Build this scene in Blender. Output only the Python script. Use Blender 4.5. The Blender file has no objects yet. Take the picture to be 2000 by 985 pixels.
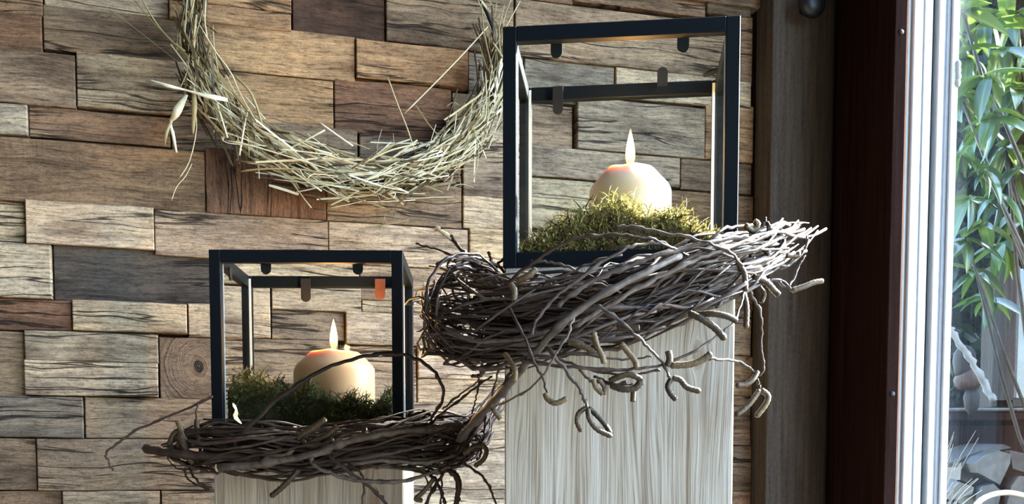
import bpy, math, random
from mathutils import Vector, Matrix
random.seed(11)
R = math.radians
scene = bpy.context.scene
col = scene.collection

# ------------------------------------------------------------------ camera
H = 0.85                       # eye height
F = 2000.0                     # focal length in pixels of the 2000 px wide frame
TILT = R(3.8)
PPY = 1063.0                   # row of the principal point (the photograph is cropped)
cam_d = bpy.data.cameras.new('camera')
cam_d.sensor_fit = 'HORIZONTAL'
cam_d.sensor_width = 36.0
cam_d.lens = 36.0 * F / 2000.0
cam_d.shift_y = (PPY - 492.5) / 2000.0
cam_d.clip_start = 0.02
cam = bpy.data.objects.new('camera', cam_d)
col.objects.link(cam)
cam.location = (0, 0, H)
cam.rotation_euler = (R(90) - TILT, 0, 0)
scene.camera = cam

# ------------------------------------------------------------------ world, sun, exposure
world = bpy.data.worlds.new('sky')
scene.world = world
world.use_nodes = True
wn = world.node_tree.nodes
wl = world.node_tree.links
wn.clear()
wo = wn.new('ShaderNodeOutputWorld')
wb = wn.new('ShaderNodeBackground')
ws = wn.new('ShaderNodeTexSky')
ws.sky_type = 'NISHITA'
ws.sun_disc = False
ws.sun_elevation = R(36)
ws.sun_rotation = R(63)
ws.air_density = 1.0
ws.dust_density = 0.8
ws.ozone_density = 1.0
wb.inputs['Strength'].default_value = 0.72
wl.new(ws.outputs[0], wb.inputs[0])
wl.new(wb.outputs[0], wo.inputs[0])

SUN_DIR = Vector((1.0, 0.50, 0.74)).normalized()      # towards the sun
sun_d = bpy.data.lights.new('sun', 'SUN')
sun_d.energy = 17.0
sun_d.angle = R(0.6)
sun_d.color = (1.0, 0.95, 0.87)
sun = bpy.data.objects.new('sun', sun_d)
col.objects.link(sun)
sun.rotation_euler = SUN_DIR.to_track_quat('Z', 'Y').to_euler()
sun.location = (4, 1.5, 4)

vs = scene.view_settings
vs.view_transform = 'Standard'
vs.look = 'None'
vs.gamma = 1.0
vs.use_curve_mapping = False
vs.exposure = 2.35
scene.cycles.max_bounces = 10
scene.cycles.diffuse_bounces = 5
scene.cycles.glossy_bounces = 4
scene.cycles.transparent_max_bounces = 24
scene.cycles.sample_clamp_indirect = 8.0
scene.cycles.caustics_reflective = False
scene.cycles.caustics_refractive = False

# ------------------------------------------------------------------ measuring helpers
FWD = Vector((0, math.cos(TILT), -math.sin(TILT)))
UPV = Vector((0, math.sin(TILT), math.cos(TILT)))
RGT = Vector((1, 0, 0))
CAM = Vector((0, 0, H))


def ray(px, py):
    return FWD + RGT * ((px - 1000.0) / F) + UPV * ((PPY - py) / F)


def at(px, py, y):
    """point of the place seen at a pixel of the photograph, at depth y"""
    d = ray(px, py)
    return CAM + d * (y / d.y)


WA = R(15.0)
WO = Vector((0, 1.42, 0))
WD = Vector((math.cos(WA), math.sin(WA), 0))        # along the plank wall, to the right
WP = Vector((math.sin(WA), -math.cos(WA), 0))       # out of the plank wall, into the room


def on_wall(px, py, t=0.0):
    d = ray(px, py)
    k = ((WO - CAM).dot(WP) + t) / d.dot(WP)
    p = CAM + d * k
    return (p - WO).dot(WD), p.z


def wl_pt(s, t, z):
    return WO + WD * s + WP * t + Vector((0, 0, z))


# ------------------------------------------------------------------ mesh helpers
class MB:
    def __init__(self):
        self.v = []
        self.f = []
        self.a = []          # per vertex random value
        self.smooth = []

    def add(self, vs_, fs_, a=0.5, smooth=False):
        b = len(self.v)
        self.v += [tuple(p) for p in vs_]
        self.f += [tuple(b + i for i in q) for q in fs_]
        self.a += ([a] * len(vs_) if not isinstance(a, list) else a)
        self.smooth += [smooth] * len(fs_)

    def box(self, x0, x1, y0, y1, z0, z1, a=0.5):
        vs_ = [(x, y, z) for x in (x0, x1) for y in (y0, y1) for z in (z0, z1)]
        self.add(vs_, [(0, 1, 3, 2), (4, 6, 7, 5), (0, 4, 5, 1), (2, 3, 7, 6), (0, 2, 6, 4), (1, 5, 7, 3)], a)

    def bbox(self, x0, x1, y0, y1, z0, z1, b=0.001, a=0.5):
        """box with chamfered edges"""
        vs_ = []
        idx = {}
        X = (x0, x1); Y = (y0, y1); Z = (z0, z1)
        for i in (0, 1):
            for j in (0, 1):
                for k in (0, 1):
                    sx = 1 if i == 0 else -1; sy = 1 if j == 0 else -1; sz = 1 if k == 0 else -1
                    for ax in range(3):
                        p = [X[i] + sx * b, Y[j] + sy * b, Z[k] + sz * b]
                        p[ax] = (X[i], Y[j], Z[k])[ax]
                        idx[(i, j, k, ax)] = len(vs_)
                        vs_.append(p)
        fs_ = []
        g = lambda *q: [idx[r] for r in q]
        fs_ += [g((0, 0, 0, 0), (0, 0, 1, 0), (0, 1, 1, 0), (0, 1, 0, 0)), g((1, 0, 0, 0), (1, 1, 0, 0), (1, 1, 1, 0), (1, 0, 1, 0)),
                g((0, 0, 0, 1), (1, 0, 0, 1), (1, 0, 1, 1), (0, 0, 1, 1)), g((0, 1, 0, 1), (0, 1, 1, 1), (1, 1, 1, 1), (1, 1, 0, 1)),
                g((0, 0, 0, 2), (0, 1, 0, 2), (1, 1, 0, 2), (1, 0, 0, 2)), g((0, 0, 1, 2), (1, 0, 1, 2), (1, 1, 1, 2), (0, 1, 1, 2))]
        for j in (0, 1):
            for k in (0, 1):
                fs_.append(g((0, j, k, 1), (1, j, k, 1), (1, j, k, 2), (0, j, k, 2)))
        for i in (0, 1):
            for k in (0, 1):
                fs_.append(g((i, 0, k, 0), (i, 1, k, 0), (i, 1, k, 2), (i, 0, k, 2)))
        for i in (0, 1):
            for j in (0, 1):
                fs_.append(g((i, j, 0, 0), (i, j, 1, 0), (i, j, 1, 1), (i, j, 0, 1)))
        for i in (0, 1):
            for j in (0, 1):
                for k in (0, 1):
                    fs_.append(g((i, j, k, 0), (i, j, k, 1), (i, j, k, 2)))
        self.add(vs_, fs_, a)

    def tube(self, pts, rad, n=6, a=0.5, cap=True, flat=1.0):
        """tube along points, radius per point"""
        pts = [Vector(p) for p in pts]
        m = len(pts)
        if not isinstance(rad, (list, tuple)):
            rad = [rad] * m
        vs_ = []
        t0 = (pts[1] - pts[0]).normalized()
        ref = Vector((0, 0, 1)) if abs(t0.z) < 0.9 else Vector((1, 0, 0))
        nrm = t0.cross(ref).normalized()
        for i in range(m):
            t = (pts[min(i + 1, m - 1)] - pts[max(i - 1, 0)])
            t = t.normalized() if t.length > 1e-9 else t0
            nrm = nrm - t * nrm.dot(t)
            nrm = nrm.normalized() if nrm.length > 1e-6 else t.orthogonal().normalized()
            b = t.cross(nrm)
            for j in range(n):
                q = 2 * math.pi * j / n
                vs_.append(pts[i] + (nrm * math.cos(q) + b * math.sin(q) * flat) * rad[i])
        fs_ = []
        for i in range(m - 1):
            for j in range(n):
                k = (j + 1) % n
                fs_.append((i * n + j, i * n + k, (i + 1) * n + k, (i + 1) * n + j))
        if cap:
            fs_.append(tuple(range(n - 1, -1, -1)))
            fs_.append(tuple((m - 1) * n + j for j in range(n)))
        self.add(vs_, fs_, a, True)

    def ribbon(self, pts, wid, up, a=0.5, fold=0.0):
        pts = [Vector(p) for p in pts]
        m = len(pts)
        vs_ = []
        for i in range(m):
            t = (pts[min(i + 1, m - 1)] - pts[max(i - 1, 0)])
            s = t.cross(up)
            s = s.normalized() if s.length > 1e-9 else Vector((1, 0, 0))
            w = wid[i] if isinstance(wid, (list, tuple)) else wid
            vs_ += [pts[i] - s * w * .5, pts[i] + s * w * .5]
        fs_ = [(2 * i, 2 * i + 1, 2 * i + 3, 2 * i + 2) for i in range(m - 1)]
        self.add(vs_, fs_, a, True)

    def lathe(self, prof, n=32, c=(0, 0), a=0.5):
        vs_ = []
        for r, z in prof:
            for j in range(n):
                q = 2 * math.pi * j / n
                vs_.append((c[0] + r * math.cos(q), c[1] + r * math.sin(q), z))
        fs_ = []
        for i in range(len(prof) - 1):
            for j in range(n):
                k = (j + 1) % n
                fs_.append((i * n + j, i * n + k, (i + 1) * n + k, (i + 1) * n + j))
        fs_.append(tuple(range(n - 1, -1, -1)))
        fs_.append(tuple((len(prof) - 1) * n + j for j in range(n)))
        self.add(vs_, fs_, a, True)

    def mesh(self, name):
        me = bpy.data.meshes.new(name)
        me.from_pydata(self.v, [], self.f)
        at_ = me.attributes.new('rnd', 'FLOAT', 'POINT')
        at_.data.foreach_set('value', self.a)
        me.polygons.foreach_set('use_smooth', self.smooth)
        me.update()
        return me

    def build(self, name, m, parent=None, loc=None, rz=None):
        me = self.mesh(name)
        o = bpy.data.objects.new(name, me)
        col.objects.link(o)
        if m:
            me.materials.append(m)
        if parent is not None:
            o.parent = parent
        if loc is not None:
            o.location = loc
        if rz is not None:
            o.rotation_euler = (0, 0, rz)
        return o


def empty(name, loc=(0, 0, 0), rz=0.0):
    o = bpy.data.objects.new(name, None)
    col.objects.link(o)
    o.location = loc
    o.rotation_euler = (0, 0, rz)
    o.empty_display_size = 0.05
    return o


def tag(o, label=None, cat=None, group=None, kind=None):
    if label: o['label'] = label
    if cat: o['category'] = cat
    if group: o['group'] = group
    if kind: o['kind'] = kind
    return o


def spline(pts, n):
    """Catmull-Rom through points (tuples of any length), n samples"""
    m = len(pts)
    dim = len(pts[0])
    out = []
    for q in range(n):
        u = q / (n - 1) * (m - 1)
        i = min(int(u), m - 2)
        f = u - i
        p0 = pts[max(i - 1, 0)]; p1 = pts[i]; p2 = pts[i + 1]; p3 = pts[min(i + 2, m - 1)]
        out.append(tuple(0.5 * (2 * p1[k] + (p2[k] - p0[k]) * f + (2 * p0[k] - 5 * p1[k] + 4 * p2[k] - p3[k]) * f * f
                                + (3 * p1[k] - p0[k] - 3 * p2[k] + p3[k]) * f ** 3) for k in range(dim)))
    return out


def rv(s=1.0):
    return Vector((random.uniform(-s, s), random.uniform(-s, s), random.uniform(-s, s)))


# ------------------------------------------------------------------ material helpers
class NT:
    def __init__(self, name):
        self.m = bpy.data.materials.new(name)
        self.m.use_nodes = True
        self.n = self.m.node_tree.nodes
        self.l = self.m.node_tree.links
        self.n.clear()
        self.out = self.n.new('ShaderNodeOutputMaterial')

    def new(self, t, **kw):
        nd = self.n.new(t)
        for k, v in kw.items():
            if isinstance(k, str) and hasattr(nd, k):
                setattr(nd, k, v)
        return nd

    def link(self, a, b):
        self.l.new(a, b)

    def put(self, sock, v):
        if hasattr(v, 'links') or hasattr(v, 'is_linked'):
            self.l.new(v, sock)
        else:
            sock.default_value = v

    def math(self, op, a, b=0.0, c=0.0, clamp=False):
        nd = self.n.new('ShaderNodeMath')
        nd.operation = op
        nd.use_clamp = clamp
        self.put(nd.inputs[0], a); self.put(nd.inputs[1], b)
        if len(nd.inputs) > 2: self.put(nd.inputs[2], c)
        return nd.outputs[0]

    def vmul(self, v, s):
        nd = self.n.new('ShaderNodeVectorMath'); nd.operation = 'MULTIPLY'
        self.put(nd.inputs[0], v); self.put(nd.inputs[1], s)
        return nd.outputs[0]

    def vadd(self, v, s):
        nd = self.n.new('ShaderNodeVectorMath'); nd.operation = 'ADD'
        self.put(nd.inputs[0], v); self.put(nd.inputs[1], s)
        return nd.outputs[0]

    def noise(self, vec, scale=5.0, detail=4.0, rough=0.55, dist=0.0):
        nd = self.n.new('ShaderNodeTexNoise')
        self.put(nd.inputs['Vector'], vec)
        nd.inputs['Scale'].default_value = scale
        nd.inputs['Detail'].default_value = detail
        nd.inputs['Roughness'].default_value = rough
        nd.inputs['Distortion'].default_value = dist
        return nd.outputs['Fac']

    def ramp(self, fac, stops, interp='LINEAR'):
        nd = self.n.new('ShaderNodeValToRGB')
        nd.color_ramp.interpolation = interp
        el = nd.color_ramp.elements
        while len(el) < len(stops): el.new(0.5)
        for e, (p, c) in zip(el, stops):
            e.position = p
            e.color = (c if len(c) == 4 else (*c, 1)) if not isinstance(c, (int, float)) else (c, c, c, 1)
        self.put(nd.inputs[0], fac)
        return nd.outputs[0]

    def mix(self, fac, a, b, blend='MIX'):
        nd = self.n.new('ShaderNodeMix'); nd.data_type = 'RGBA'; nd.blend_type = blend
        self.put(nd.inputs[0], fac)
        for s, v in ((6, a), (7, b)):
            if isinstance(v, tuple) and len(v) == 3: v = (*v, 1)
            self.put(nd.inputs[s], v)
        return nd.outputs[2]

    def bsdf(self, color, rough=0.6, spec=0.5, bump=None, bstr=0.5, bdist=0.002, **kw):
        b = self.n.new('ShaderNodeBsdfPrincipled')
        if isinstance(color, tuple) and len(color) == 3: color = (*color, 1)
        self.put(b.inputs['Base Color'], color)
        self.put(b.inputs['Roughness'], rough)
        b.inputs['Specular IOR Level'].default_value = spec
        for k, v in kw.items():
            self.put(b.inputs[k.replace('_', ' ')], v)
        if bump is not None:
            bn = self.n.new('ShaderNodeBump')
            bn.inputs['Strength'].default_value = bstr
            bn.inputs['Distance'].default_value = bdist
            self.put(bn.inputs['Height'], bump)
            self.link(bn.outputs[0], b.inputs['Normal'])
        self.link(b.outputs[0], self.out.inputs[0])
        return b

    def obj(self):
        return self.n.new('ShaderNodeTexCoord').outputs['Object']

    def info(self, w):
        return self.n.new('ShaderNodeObjectInfo').outputs[w]

    def attr(self, name='rnd'):
        nd = self.n.new('ShaderNodeAttribute'); nd.attribute_name = name
        return nd.outputs['Fac']


def simple(name, color, rough=0.5, spec=0.5, nscale=60.0, var=0.25, bump=0.15, bdist=0.0006, **kw):
    t = NT(name)
    nz = t.noise(t.obj(), nscale, 5.0)
    c2 = tuple(max(0.0, c * (1 - var)) for c in color)
    c3 = tuple(min(1.0, c * (1 + var)) for c in color)
    t.bsdf(t.ramp(nz, [(0.3, c2), (0.7, c3)]), rough, spec, nz, bump, bdist, **kw)
    return t.m


def make_reclaimed(name='reclaimed_wood', knot=None):
    t = NT(name)
    rnd = t.info('Random')
    base = t.info('Color')
    off = t.new('ShaderNodeCombineXYZ')
    t.put(off.inputs[0], t.math('MULTIPLY', rnd, 37.0))
    t.put(off.inputs[1], t.math('MULTIPLY', rnd, 11.0))
    t.put(off.inputs[2], t.math('MULTIPLY', rnd, 53.0))
    p = t.vadd(t.obj(), off.outputs[0])
    warp = t.noise(t.vmul(p, (7.0, 7.0, 16.0)), 1.0, 2.0)
    wv = t.new('ShaderNodeCombineXYZ')
    t.put(wv.inputs[2], t.math('MULTIPLY', t.math('SUBTRACT', warp, 0.5), 0.024))
    pw = t.vadd(p, wv.outputs[0])
    if knot:
        # growth rings round a knot: the grain follows the distance from it
        kx, kz, kf = knot
        sp_ = t.new('ShaderNodeSeparateXYZ'); t.link(t.obj(), sp_.inputs[0])
        dx = t.math('SUBTRACT', sp_.outputs[0], kx); dz = t.math('MULTIPLY', t.math('SUBTRACT', sp_.outputs[2], kz), 0.85)
        dist = t.math('SQRT', t.math('ADD', t.math('MULTIPLY', dx, dx), t.math('MULTIPLY', dz, dz)))
        dist = t.math('ADD', dist, t.math('MULTIPLY', t.noise(t.obj(), 40.0, 3.0), 0.012))
        kv = t.new('ShaderNodeCombineXYZ'); t.put(kv.inputs[2], t.math('MULTIPLY', dist, kf)); t.put(kv.inputs[0], t.math('MULTIPLY', t.noise(t.obj(), 30.0, 2.0), .05))
        pw = t.vadd(kv.outputs[0], off.outputs[0])
    fine = t.noise(t.vmul(pw, (34.0, 60.0, 520.0)), 1.0, 6.0, 0.72)
    mid = t.noise(t.vmul(pw, (7.0, 30.0, 130.0)), 1.0, 4.0, 0.6)
    broad = t.noise(t.vmul(p, (9.0, 9.0, 24.0)), 1.0, 4.0, 0.6)
    crk = t.noise(t.vmul(pw, (3.2, 8.0, 62.0)), 1.0, 3.0, 0.5)
    crack = t.ramp(t.math('ABSOLUTE', t.math('SUBTRACT', crk, 0.57)), [(0.0, 0.0), (0.006, 0.1), (0.020, 1.0)])
    # fewer cracks on some boards
    crack = t.math('MAXIMUM', crack, t.ramp(t.noise(t.vmul(p, (4.0, 4.0, 9.0)), 1.0, 2.0), [(0.45, 1.0), (0.50, 0.0)]))
    rough_patch = t.ramp(t.noise(t.vmul(p, (5.0, 5.0, 10.0)), 1.0, 3.0), [(0.45, 0.0), (0.62, 1.0)])
    pit = t.noise(t.vmul(p, (110.0, 110.0, 330.0)), 1.0, 5.0, 0.75)
    grit = t.noise(t.vmul(p, (420.0, 420.0, 900.0)), 1.0, 3.0, 0.7)
    # saw marks across some boards
    saw = t.noise(t.vmul(p, (210.0, 10.0, 7.0)), 1.0, 2.0)
    sawmask = t.ramp(t.noise(t.vmul(p, (2.0, 2.0, 4.0)), 1.0, 1.0), [(0.5, 0.0), (0.64, 0.55)])
    # colour
    c = t.mix(1.0, base, t.ramp(mid, [(0.28, (0.50, 0.46, 0.42)), (0.5, (1.0, 1.0, 1.0)), (0.74, (1.30, 1.25, 1.16))]), 'MULTIPLY')
    c = t.mix(1.0, c, t.ramp(fine, [(0.34, (0.36, 0.33, 0.31)), (0.47, (0.95, 0.95, 0.95)), (0.53, (1, 1, 1)), (0.68, (1.34, 1.32, 1.29))]), 'MULTIPLY')
    c = t.mix(1.0, c, t.ramp(pit, [(0.34, (0.55, 0.53, 0.5)), (0.48, (1, 1, 1)), (0.66, (1.22, 1.2, 1.18))]), 'MULTIPLY')
    c = t.mix(1.0, c, t.ramp(grit, [(0.3, (0.72, 0.70, 0.68)), (0.5, (1, 1, 1)), (0.7, (1.2, 1.2, 1.2))]), 'MULTIPLY')
    c = t.mix(1.0, c, t.ramp(broad, [(0.30, (0.46, 0.42, 0.41)), (0.48, (1.0, 1.0, 1.0)), (0.72, (1.28, 1.23, 1.14))]), 'MULTIPLY')
    c = t.mix(t.math('MULTIPLY', t.math('SUBTRACT', 1.0, crack), 0.93), c, (0.012, 0.009, 0.008))
    if knot:
        c = t.mix(t.ramp(dist, [(0.006, 0.95), (0.014, 0.0)]), c, (0.02, 0.014, 0.011))
    h = t.math('ADD', t.math('MULTIPLY', fine, 0.34), t.math('MULTIPLY', mid, 0.75))
    h = t.math('ADD', h, t.math('MULTIPLY', crack, 0.7))
    h = t.math('ADD', h, t.math('MULTIPLY', t.math('MULTIPLY', pit, rough_patch), 1.1))
    h = t.math('ADD', h, t.math('MULTIPLY', t.math('MULTIPLY', saw, sawmask), 0.5))
    h = t.math('ADD', h, t.math('MULTIPLY', broad, 1.2))
    t.bsdf(c, 0.78, 0.25, h, 0.9, 0.0042)
    return t.m


def make_pine(name, knots, tint=(1, 1, 1)):
    """pale brushed softwood board, grain running up, bending round the knots"""
    t = NT(name)
    p = t.obj()
    sep = t.new('ShaderNodeSeparateXYZ')
    t.link(p, sep.inputs[0])
    x = t.math('ADD', sep.outputs[0], t.math('MULTIPLY', sep.outputs[1], 1.7))
    z = sep.outputs[2]
    psi = x
    ring = None
    for kx, kz, kr in knots:
        dx = t.math('SUBTRACT', x, kx)
        dz = t.math('MULTIPLY', t.math('SUBTRACT', z, kz), 0.42)
        d2 = t.math('ADD', t.math('ADD', t.math('MULTIPLY', dx, dx), t.math('MULTIPLY', dz, dz)), kr * kr * 0.12)
        push = t.math('MULTIPLY', dx, t.math('DIVIDE', kr * kr, d2))
        psi = t.math('SUBTRACT', psi, push)
        rr = t.ramp(t.math('DIVIDE', d2, kr * kr * 1.2), [(0.0, 1.0), (0.55, 0.9), (1.0, 0.0)])
        ring = rr if ring is None else t.math('MAXIMUM', ring, rr)
    v = t.new('ShaderNodeCombineXYZ')
    t.put(v.inputs[0], psi); t.put(v.inputs[2], z)
    pv = v.outputs[0]
    wob = t.noise(t.vmul(pv, (22.0, 1.0, 2.6)), 1.0, 2.0)
    wv = t.new('ShaderNodeCombineXYZ')
    t.put(wv.inputs[0], t.math('MULTIPLY', t.math('SUBTRACT', wob, 0.5), 0.03))
    pv = t.vadd(pv, wv.outputs[0])
    g1 = t.noise(t.vmul(pv, (150.0, 1.0, 3.0)), 1.0, 3.0, 0.6)
    g2 = t.noise(t.vmul(pv, (720.0, 1.0, 9.0)), 1.0, 4.0, 0.65)
    g3 = t.noise(t.vmul(pv, (28.0, 1.0, 2.2)), 1.0, 3.0)
    T = lambda c: tuple(a * b for a, b in zip(c, tint))
    c = t.ramp(g1, [(0.30, T((0.24, 0.195, 0.145))), (0.44, T((0.45, 0.41, 0.345))), (0.58, T((0.53, 0.505, 0.445))), (0.74, T((0.34, 0.29, 0.23)))])
    c = t.mix(1.0, c, t.ramp(g2, [(0.34, (0.46, 0.43, 0.39)), (0.5, (1, 1, 1)), (0.7, (1.12, 1.12, 1.12))]), 'MULTIPLY')
    c = t.mix(1.0, c, t.ramp(g3, [(0.32, (0.80, 0.74, 0.66)), (0.6, (1.03, 1.03, 1.05))]), 'MULTIPLY')
    if ring is not None:
        c = t.mix(t.math('MULTIPLY', ring, 0.6), c, T((0.27, 0.185, 0.115)))
    h = t.math('ADD', g1, t.math('MULTIPLY', g2, 0.5))
    t.bsdf(c, 0.62, 0.3, h, 0.5, 0.0016)
    return t.m


def make_glass(name, tint=(0.97, 0.985, 0.98), haze=0.0, refl=0.5):
    t = NT(name)
    tr = t.new('ShaderNodeBsdfTransparent'); tr.inputs[0].default_value = (*tint, 1)
    gl = t.new('ShaderNodeBsdfGlossy'); gl.inputs['Roughness'].default_value = 0.01
    gl.inputs[0].default_value = (0.9, 0.95, 1, 1)
    fr = t.new('ShaderNodeLayerWeight'); fr.inputs[0].default_value = 0.5
    ff = t.math('MULTIPLY_ADD', t.math('POWER', fr.outputs['Facing'], 5.0), refl, refl * .04)
    mx = t.new('ShaderNodeMixShader')
    t.link(ff, mx.inputs[0]); t.link(tr.outputs[0], mx.inputs[1]); t.link(gl.outputs[0], mx.inputs[2])
    last = mx.outputs[0]
    if haze > 0:
        df = t.new('ShaderNodeBsdfDiffuse'); df.inputs[0].default_value = (0.7, 0.75, 0.75, 1)  # thin diffuse veil painted on the pane for haze
        nz = t.noise(t.vmul(t.obj(), (3.0, 9.0, 1.6)), 3.0, 5.0, 0.7)
        m2 = t.new('ShaderNodeMixShader')
        t.link(t.ramp(nz, [(0.45, 0.0), (0.8, haze)]), m2.inputs[0])
        t.link(last, m2.inputs[1]); t.link(df.outputs[0], m2.inputs[2])
        last = m2.outputs[0]
    t.link(last, t.out.inputs[0])
    return t.m


def make_strand(name, stops, rough=0.6, trans=0.15, nscale=90.0, spec=0.3):
    t = NT(name)
    nz = t.noise(t.obj(), nscale, 3.0)
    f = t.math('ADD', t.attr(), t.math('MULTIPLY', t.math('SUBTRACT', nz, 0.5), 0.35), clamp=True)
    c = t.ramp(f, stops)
    b = t.bsdf(c, rough, spec)
    if trans > 0:
        tl = t.new('ShaderNodeBsdfTranslucent')
        t.link(c, tl.inputs[0])
        mx = t.new('ShaderNodeMixShader'); mx.inputs[0].default_value = trans
        t.link(b.outputs[0], mx.inputs[1]); t.link(tl.outputs[0], mx.inputs[2])
        t.link(mx.outputs[0], t.out.inputs[0])
    return t.m


def make_bark(name, c_dark, c_mid, c_light, nscale=140.0):
    t = NT(name)
    p = t.obj()
    rnd = t.info('Random')
    n1 = t.noise(p, nscale, 4.0, 0.6)
    n2 = t.noise(p, 38.0, 3.0)
    f = t.math('ADD', t.math('MULTIPLY', n1, 0.5), t.math('ADD', t.math('MULTIPLY', n2, 0.35), t.math('MULTIPLY', t.math('ADD', rnd, t.attr()), 0.16)))
    t.bsdf(t.ramp(f, [(0.36, c_dark), (0.55, c_mid), (0.78, c_light)]), 0.55, 0.45, n1, 0.5, 0.0009)
    return t.m


M = {}
M['reclaimed'] = make_reclaimed()
M['knotted'] = make_reclaimed('knotted_wood', (0.012, 0.004, 1.0))
M['metal'] = simple('black_metal', (0.0032, 0.0056, 0.0085), 0.5, 0.16, 220, 0.2, 0.08)
M['clip'] = simple('dark_clip', (0.010, 0.0125, 0.0145), 0.5, 0.3, 200, 0.2, 0.1)
M['copper'] = simple('copper_clip', (0.15, 0.058, 0.036), 0.5, 0.5, 200, 0.2, 0.1)
M['glass'] = make_glass('lantern_glass', (0.985, 0.995, 0.992), 0.0, 0.04)
M['edge'] = simple('glass_edge', (0.55, 0.68, 0.70), 0.15, 0.8, 90, 0.1, 0.02)  # pale opaque strip: bright glint of the glass edge put in as colour
M['window_glass'] = make_glass('window_glass', (0.90, 0.93, 0.94), 0.006)
M['dark_wall'] = simple('dark_backing', (0.018, 0.013, 0.011), 0.9, 0.1)
M['timber'] = None
M['white'] = simple('white_frame', (0.40, 0.445, 0.475), 0.42, 0.3, 40, 0.03, 0.05)
M['grey_seal'] = simple('grey_seal', (0.16, 0.165, 0.19), 0.5, 0.4, 90, 0.15, 0.1)  # grey tone of the sash groove
M['dark_seal'] = simple('dark_seal', (0.02, 0.022, 0.025), 0.6, 0.3)  # for the screws and the painted shade in the frame gap
M['plaster'] = simple('room_panelling', (0.085, 0.082, 0.080), 0.85, 0.2, 30, 0.15, 0.1)
M['wick'] = simple('wick', (0.03, 0.02, 0.015), 0.9, 0.1)


def make_timber(name, dark, light, rough=0.7, spec=0.12):
    t = NT(name)
    p = t.obj()
    g = t.noise(t.vmul(p, (150.0, 150.0, 7.0)), 1.0, 4.0, 0.6)
    s = t.noise(t.vmul(p, (420.0, 420.0, 160.0)), 1.0, 3.0)
    c = t.ramp(t.math('ADD', t.math('MULTIPLY', g, 0.65), t.math('MULTIPLY', s, 0.35)), [(0.35, dark), (0.65, light)])
    t.bsdf(c, rough, spec, g, 0.4, 0.0012)
    return t.m


M['timber'] = make_timber('dark_timber', (0.050, 0.040, 0.033), (0.115, 0.096, 0.079))
M['casing'] = make_timber('dark_casing', (0.010, 0.0045, 0.004), (0.024, 0.0115, 0.0095), 0.9, 0.02)
M['casing_lip'] = make_timber('casing_lip', (0.20, 0.10, 0.06), (0.32, 0.17, 0.11))  # paler orange copy of the casing wood: its lit edge put in as colour
M['floor'] = make_timber('floor_boards', (0.07, 0.062, 0.055), (0.12, 0.108, 0.094))
M['pine_tall'] = make_pine('pine_tall', [(0.020, -0.178, 0.016), (-0.055, -0.075, 0.006), (0.06, -0.45, 0.014)])
M['pine_small'] = make_pine('pine_small', [(-0.055, -0.055, 0.007), (0.03, -0.25, 0.012)])
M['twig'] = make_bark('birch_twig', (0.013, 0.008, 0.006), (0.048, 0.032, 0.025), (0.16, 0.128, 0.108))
M['twig_dark'] = make_bark('dark_twig', (0.009, 0.0042, 0.003), (0.028, 0.0145, 0.010), (0.075, 0.046, 0.034))  # darker bark copy; also carries the shade of wreath insides and left ends
M['main_branch'] = make_bark('grey_branch', (0.032, 0.025, 0.021), (0.085, 0.069, 0.058), (0.21, 0.18, 0.155))
M['catkin'] = make_bark('catkin', (0.012, 0.0075, 0.003), (0.050, 0.032, 0.014), (0.20, 0.142, 0.075), 620.0)
M['cut_end'] = simple('cut_wood', (0.50, 0.40, 0.24), 0.7, 0.2, 300, 0.2, 0.2)
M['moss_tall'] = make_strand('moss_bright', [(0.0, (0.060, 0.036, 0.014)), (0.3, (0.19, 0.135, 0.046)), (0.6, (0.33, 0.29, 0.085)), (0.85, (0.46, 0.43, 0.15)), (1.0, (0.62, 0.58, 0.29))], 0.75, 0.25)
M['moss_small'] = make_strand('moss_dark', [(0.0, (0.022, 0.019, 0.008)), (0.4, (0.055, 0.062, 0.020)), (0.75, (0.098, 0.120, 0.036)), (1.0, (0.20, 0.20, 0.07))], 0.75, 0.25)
M['moss_bed'] = simple('moss_bed', (0.030, 0.026, 0.010), 0.95, 0.1, 160, 0.5, 0.6, 0.003)
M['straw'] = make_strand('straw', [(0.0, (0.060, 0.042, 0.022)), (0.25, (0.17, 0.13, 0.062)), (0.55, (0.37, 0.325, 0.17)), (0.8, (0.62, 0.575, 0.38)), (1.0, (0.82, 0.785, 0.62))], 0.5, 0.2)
M['dry_grass'] = make_strand('dry_grass', [(0.0, (0.07, 0.05, 0.03)), (0.6, (0.20, 0.155, 0.095)), (1.0, (0.32, 0.26, 0.18))], 0.6, 0.1)
M['ring'] = simple('black_ring', (0.008, 0.009, 0.012), 0.4, 0.5)


def make_wax(name, color, flame_z):
    t = NT(name)
    nz = t.noise(t.obj(), 25.0, 3.0)
    t.bsdf(t.mix(nz, tuple(c * 0.94 for c in color), color), 0.42, 0.4, nz, 0.05, 0.001,
           Subsurface_Weight=1.0, Subsurface_Radius=(0.019, 0.0115, 0.0055), Subsurface_Scale=0.75)
    return t.m


M['wax'] = make_wax('cream_wax', (0.76, 0.63, 0.45), 0)
M['wax_peach'] = make_wax('peach_wax', (0.72, 0.47, 0.245), 0)


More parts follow.
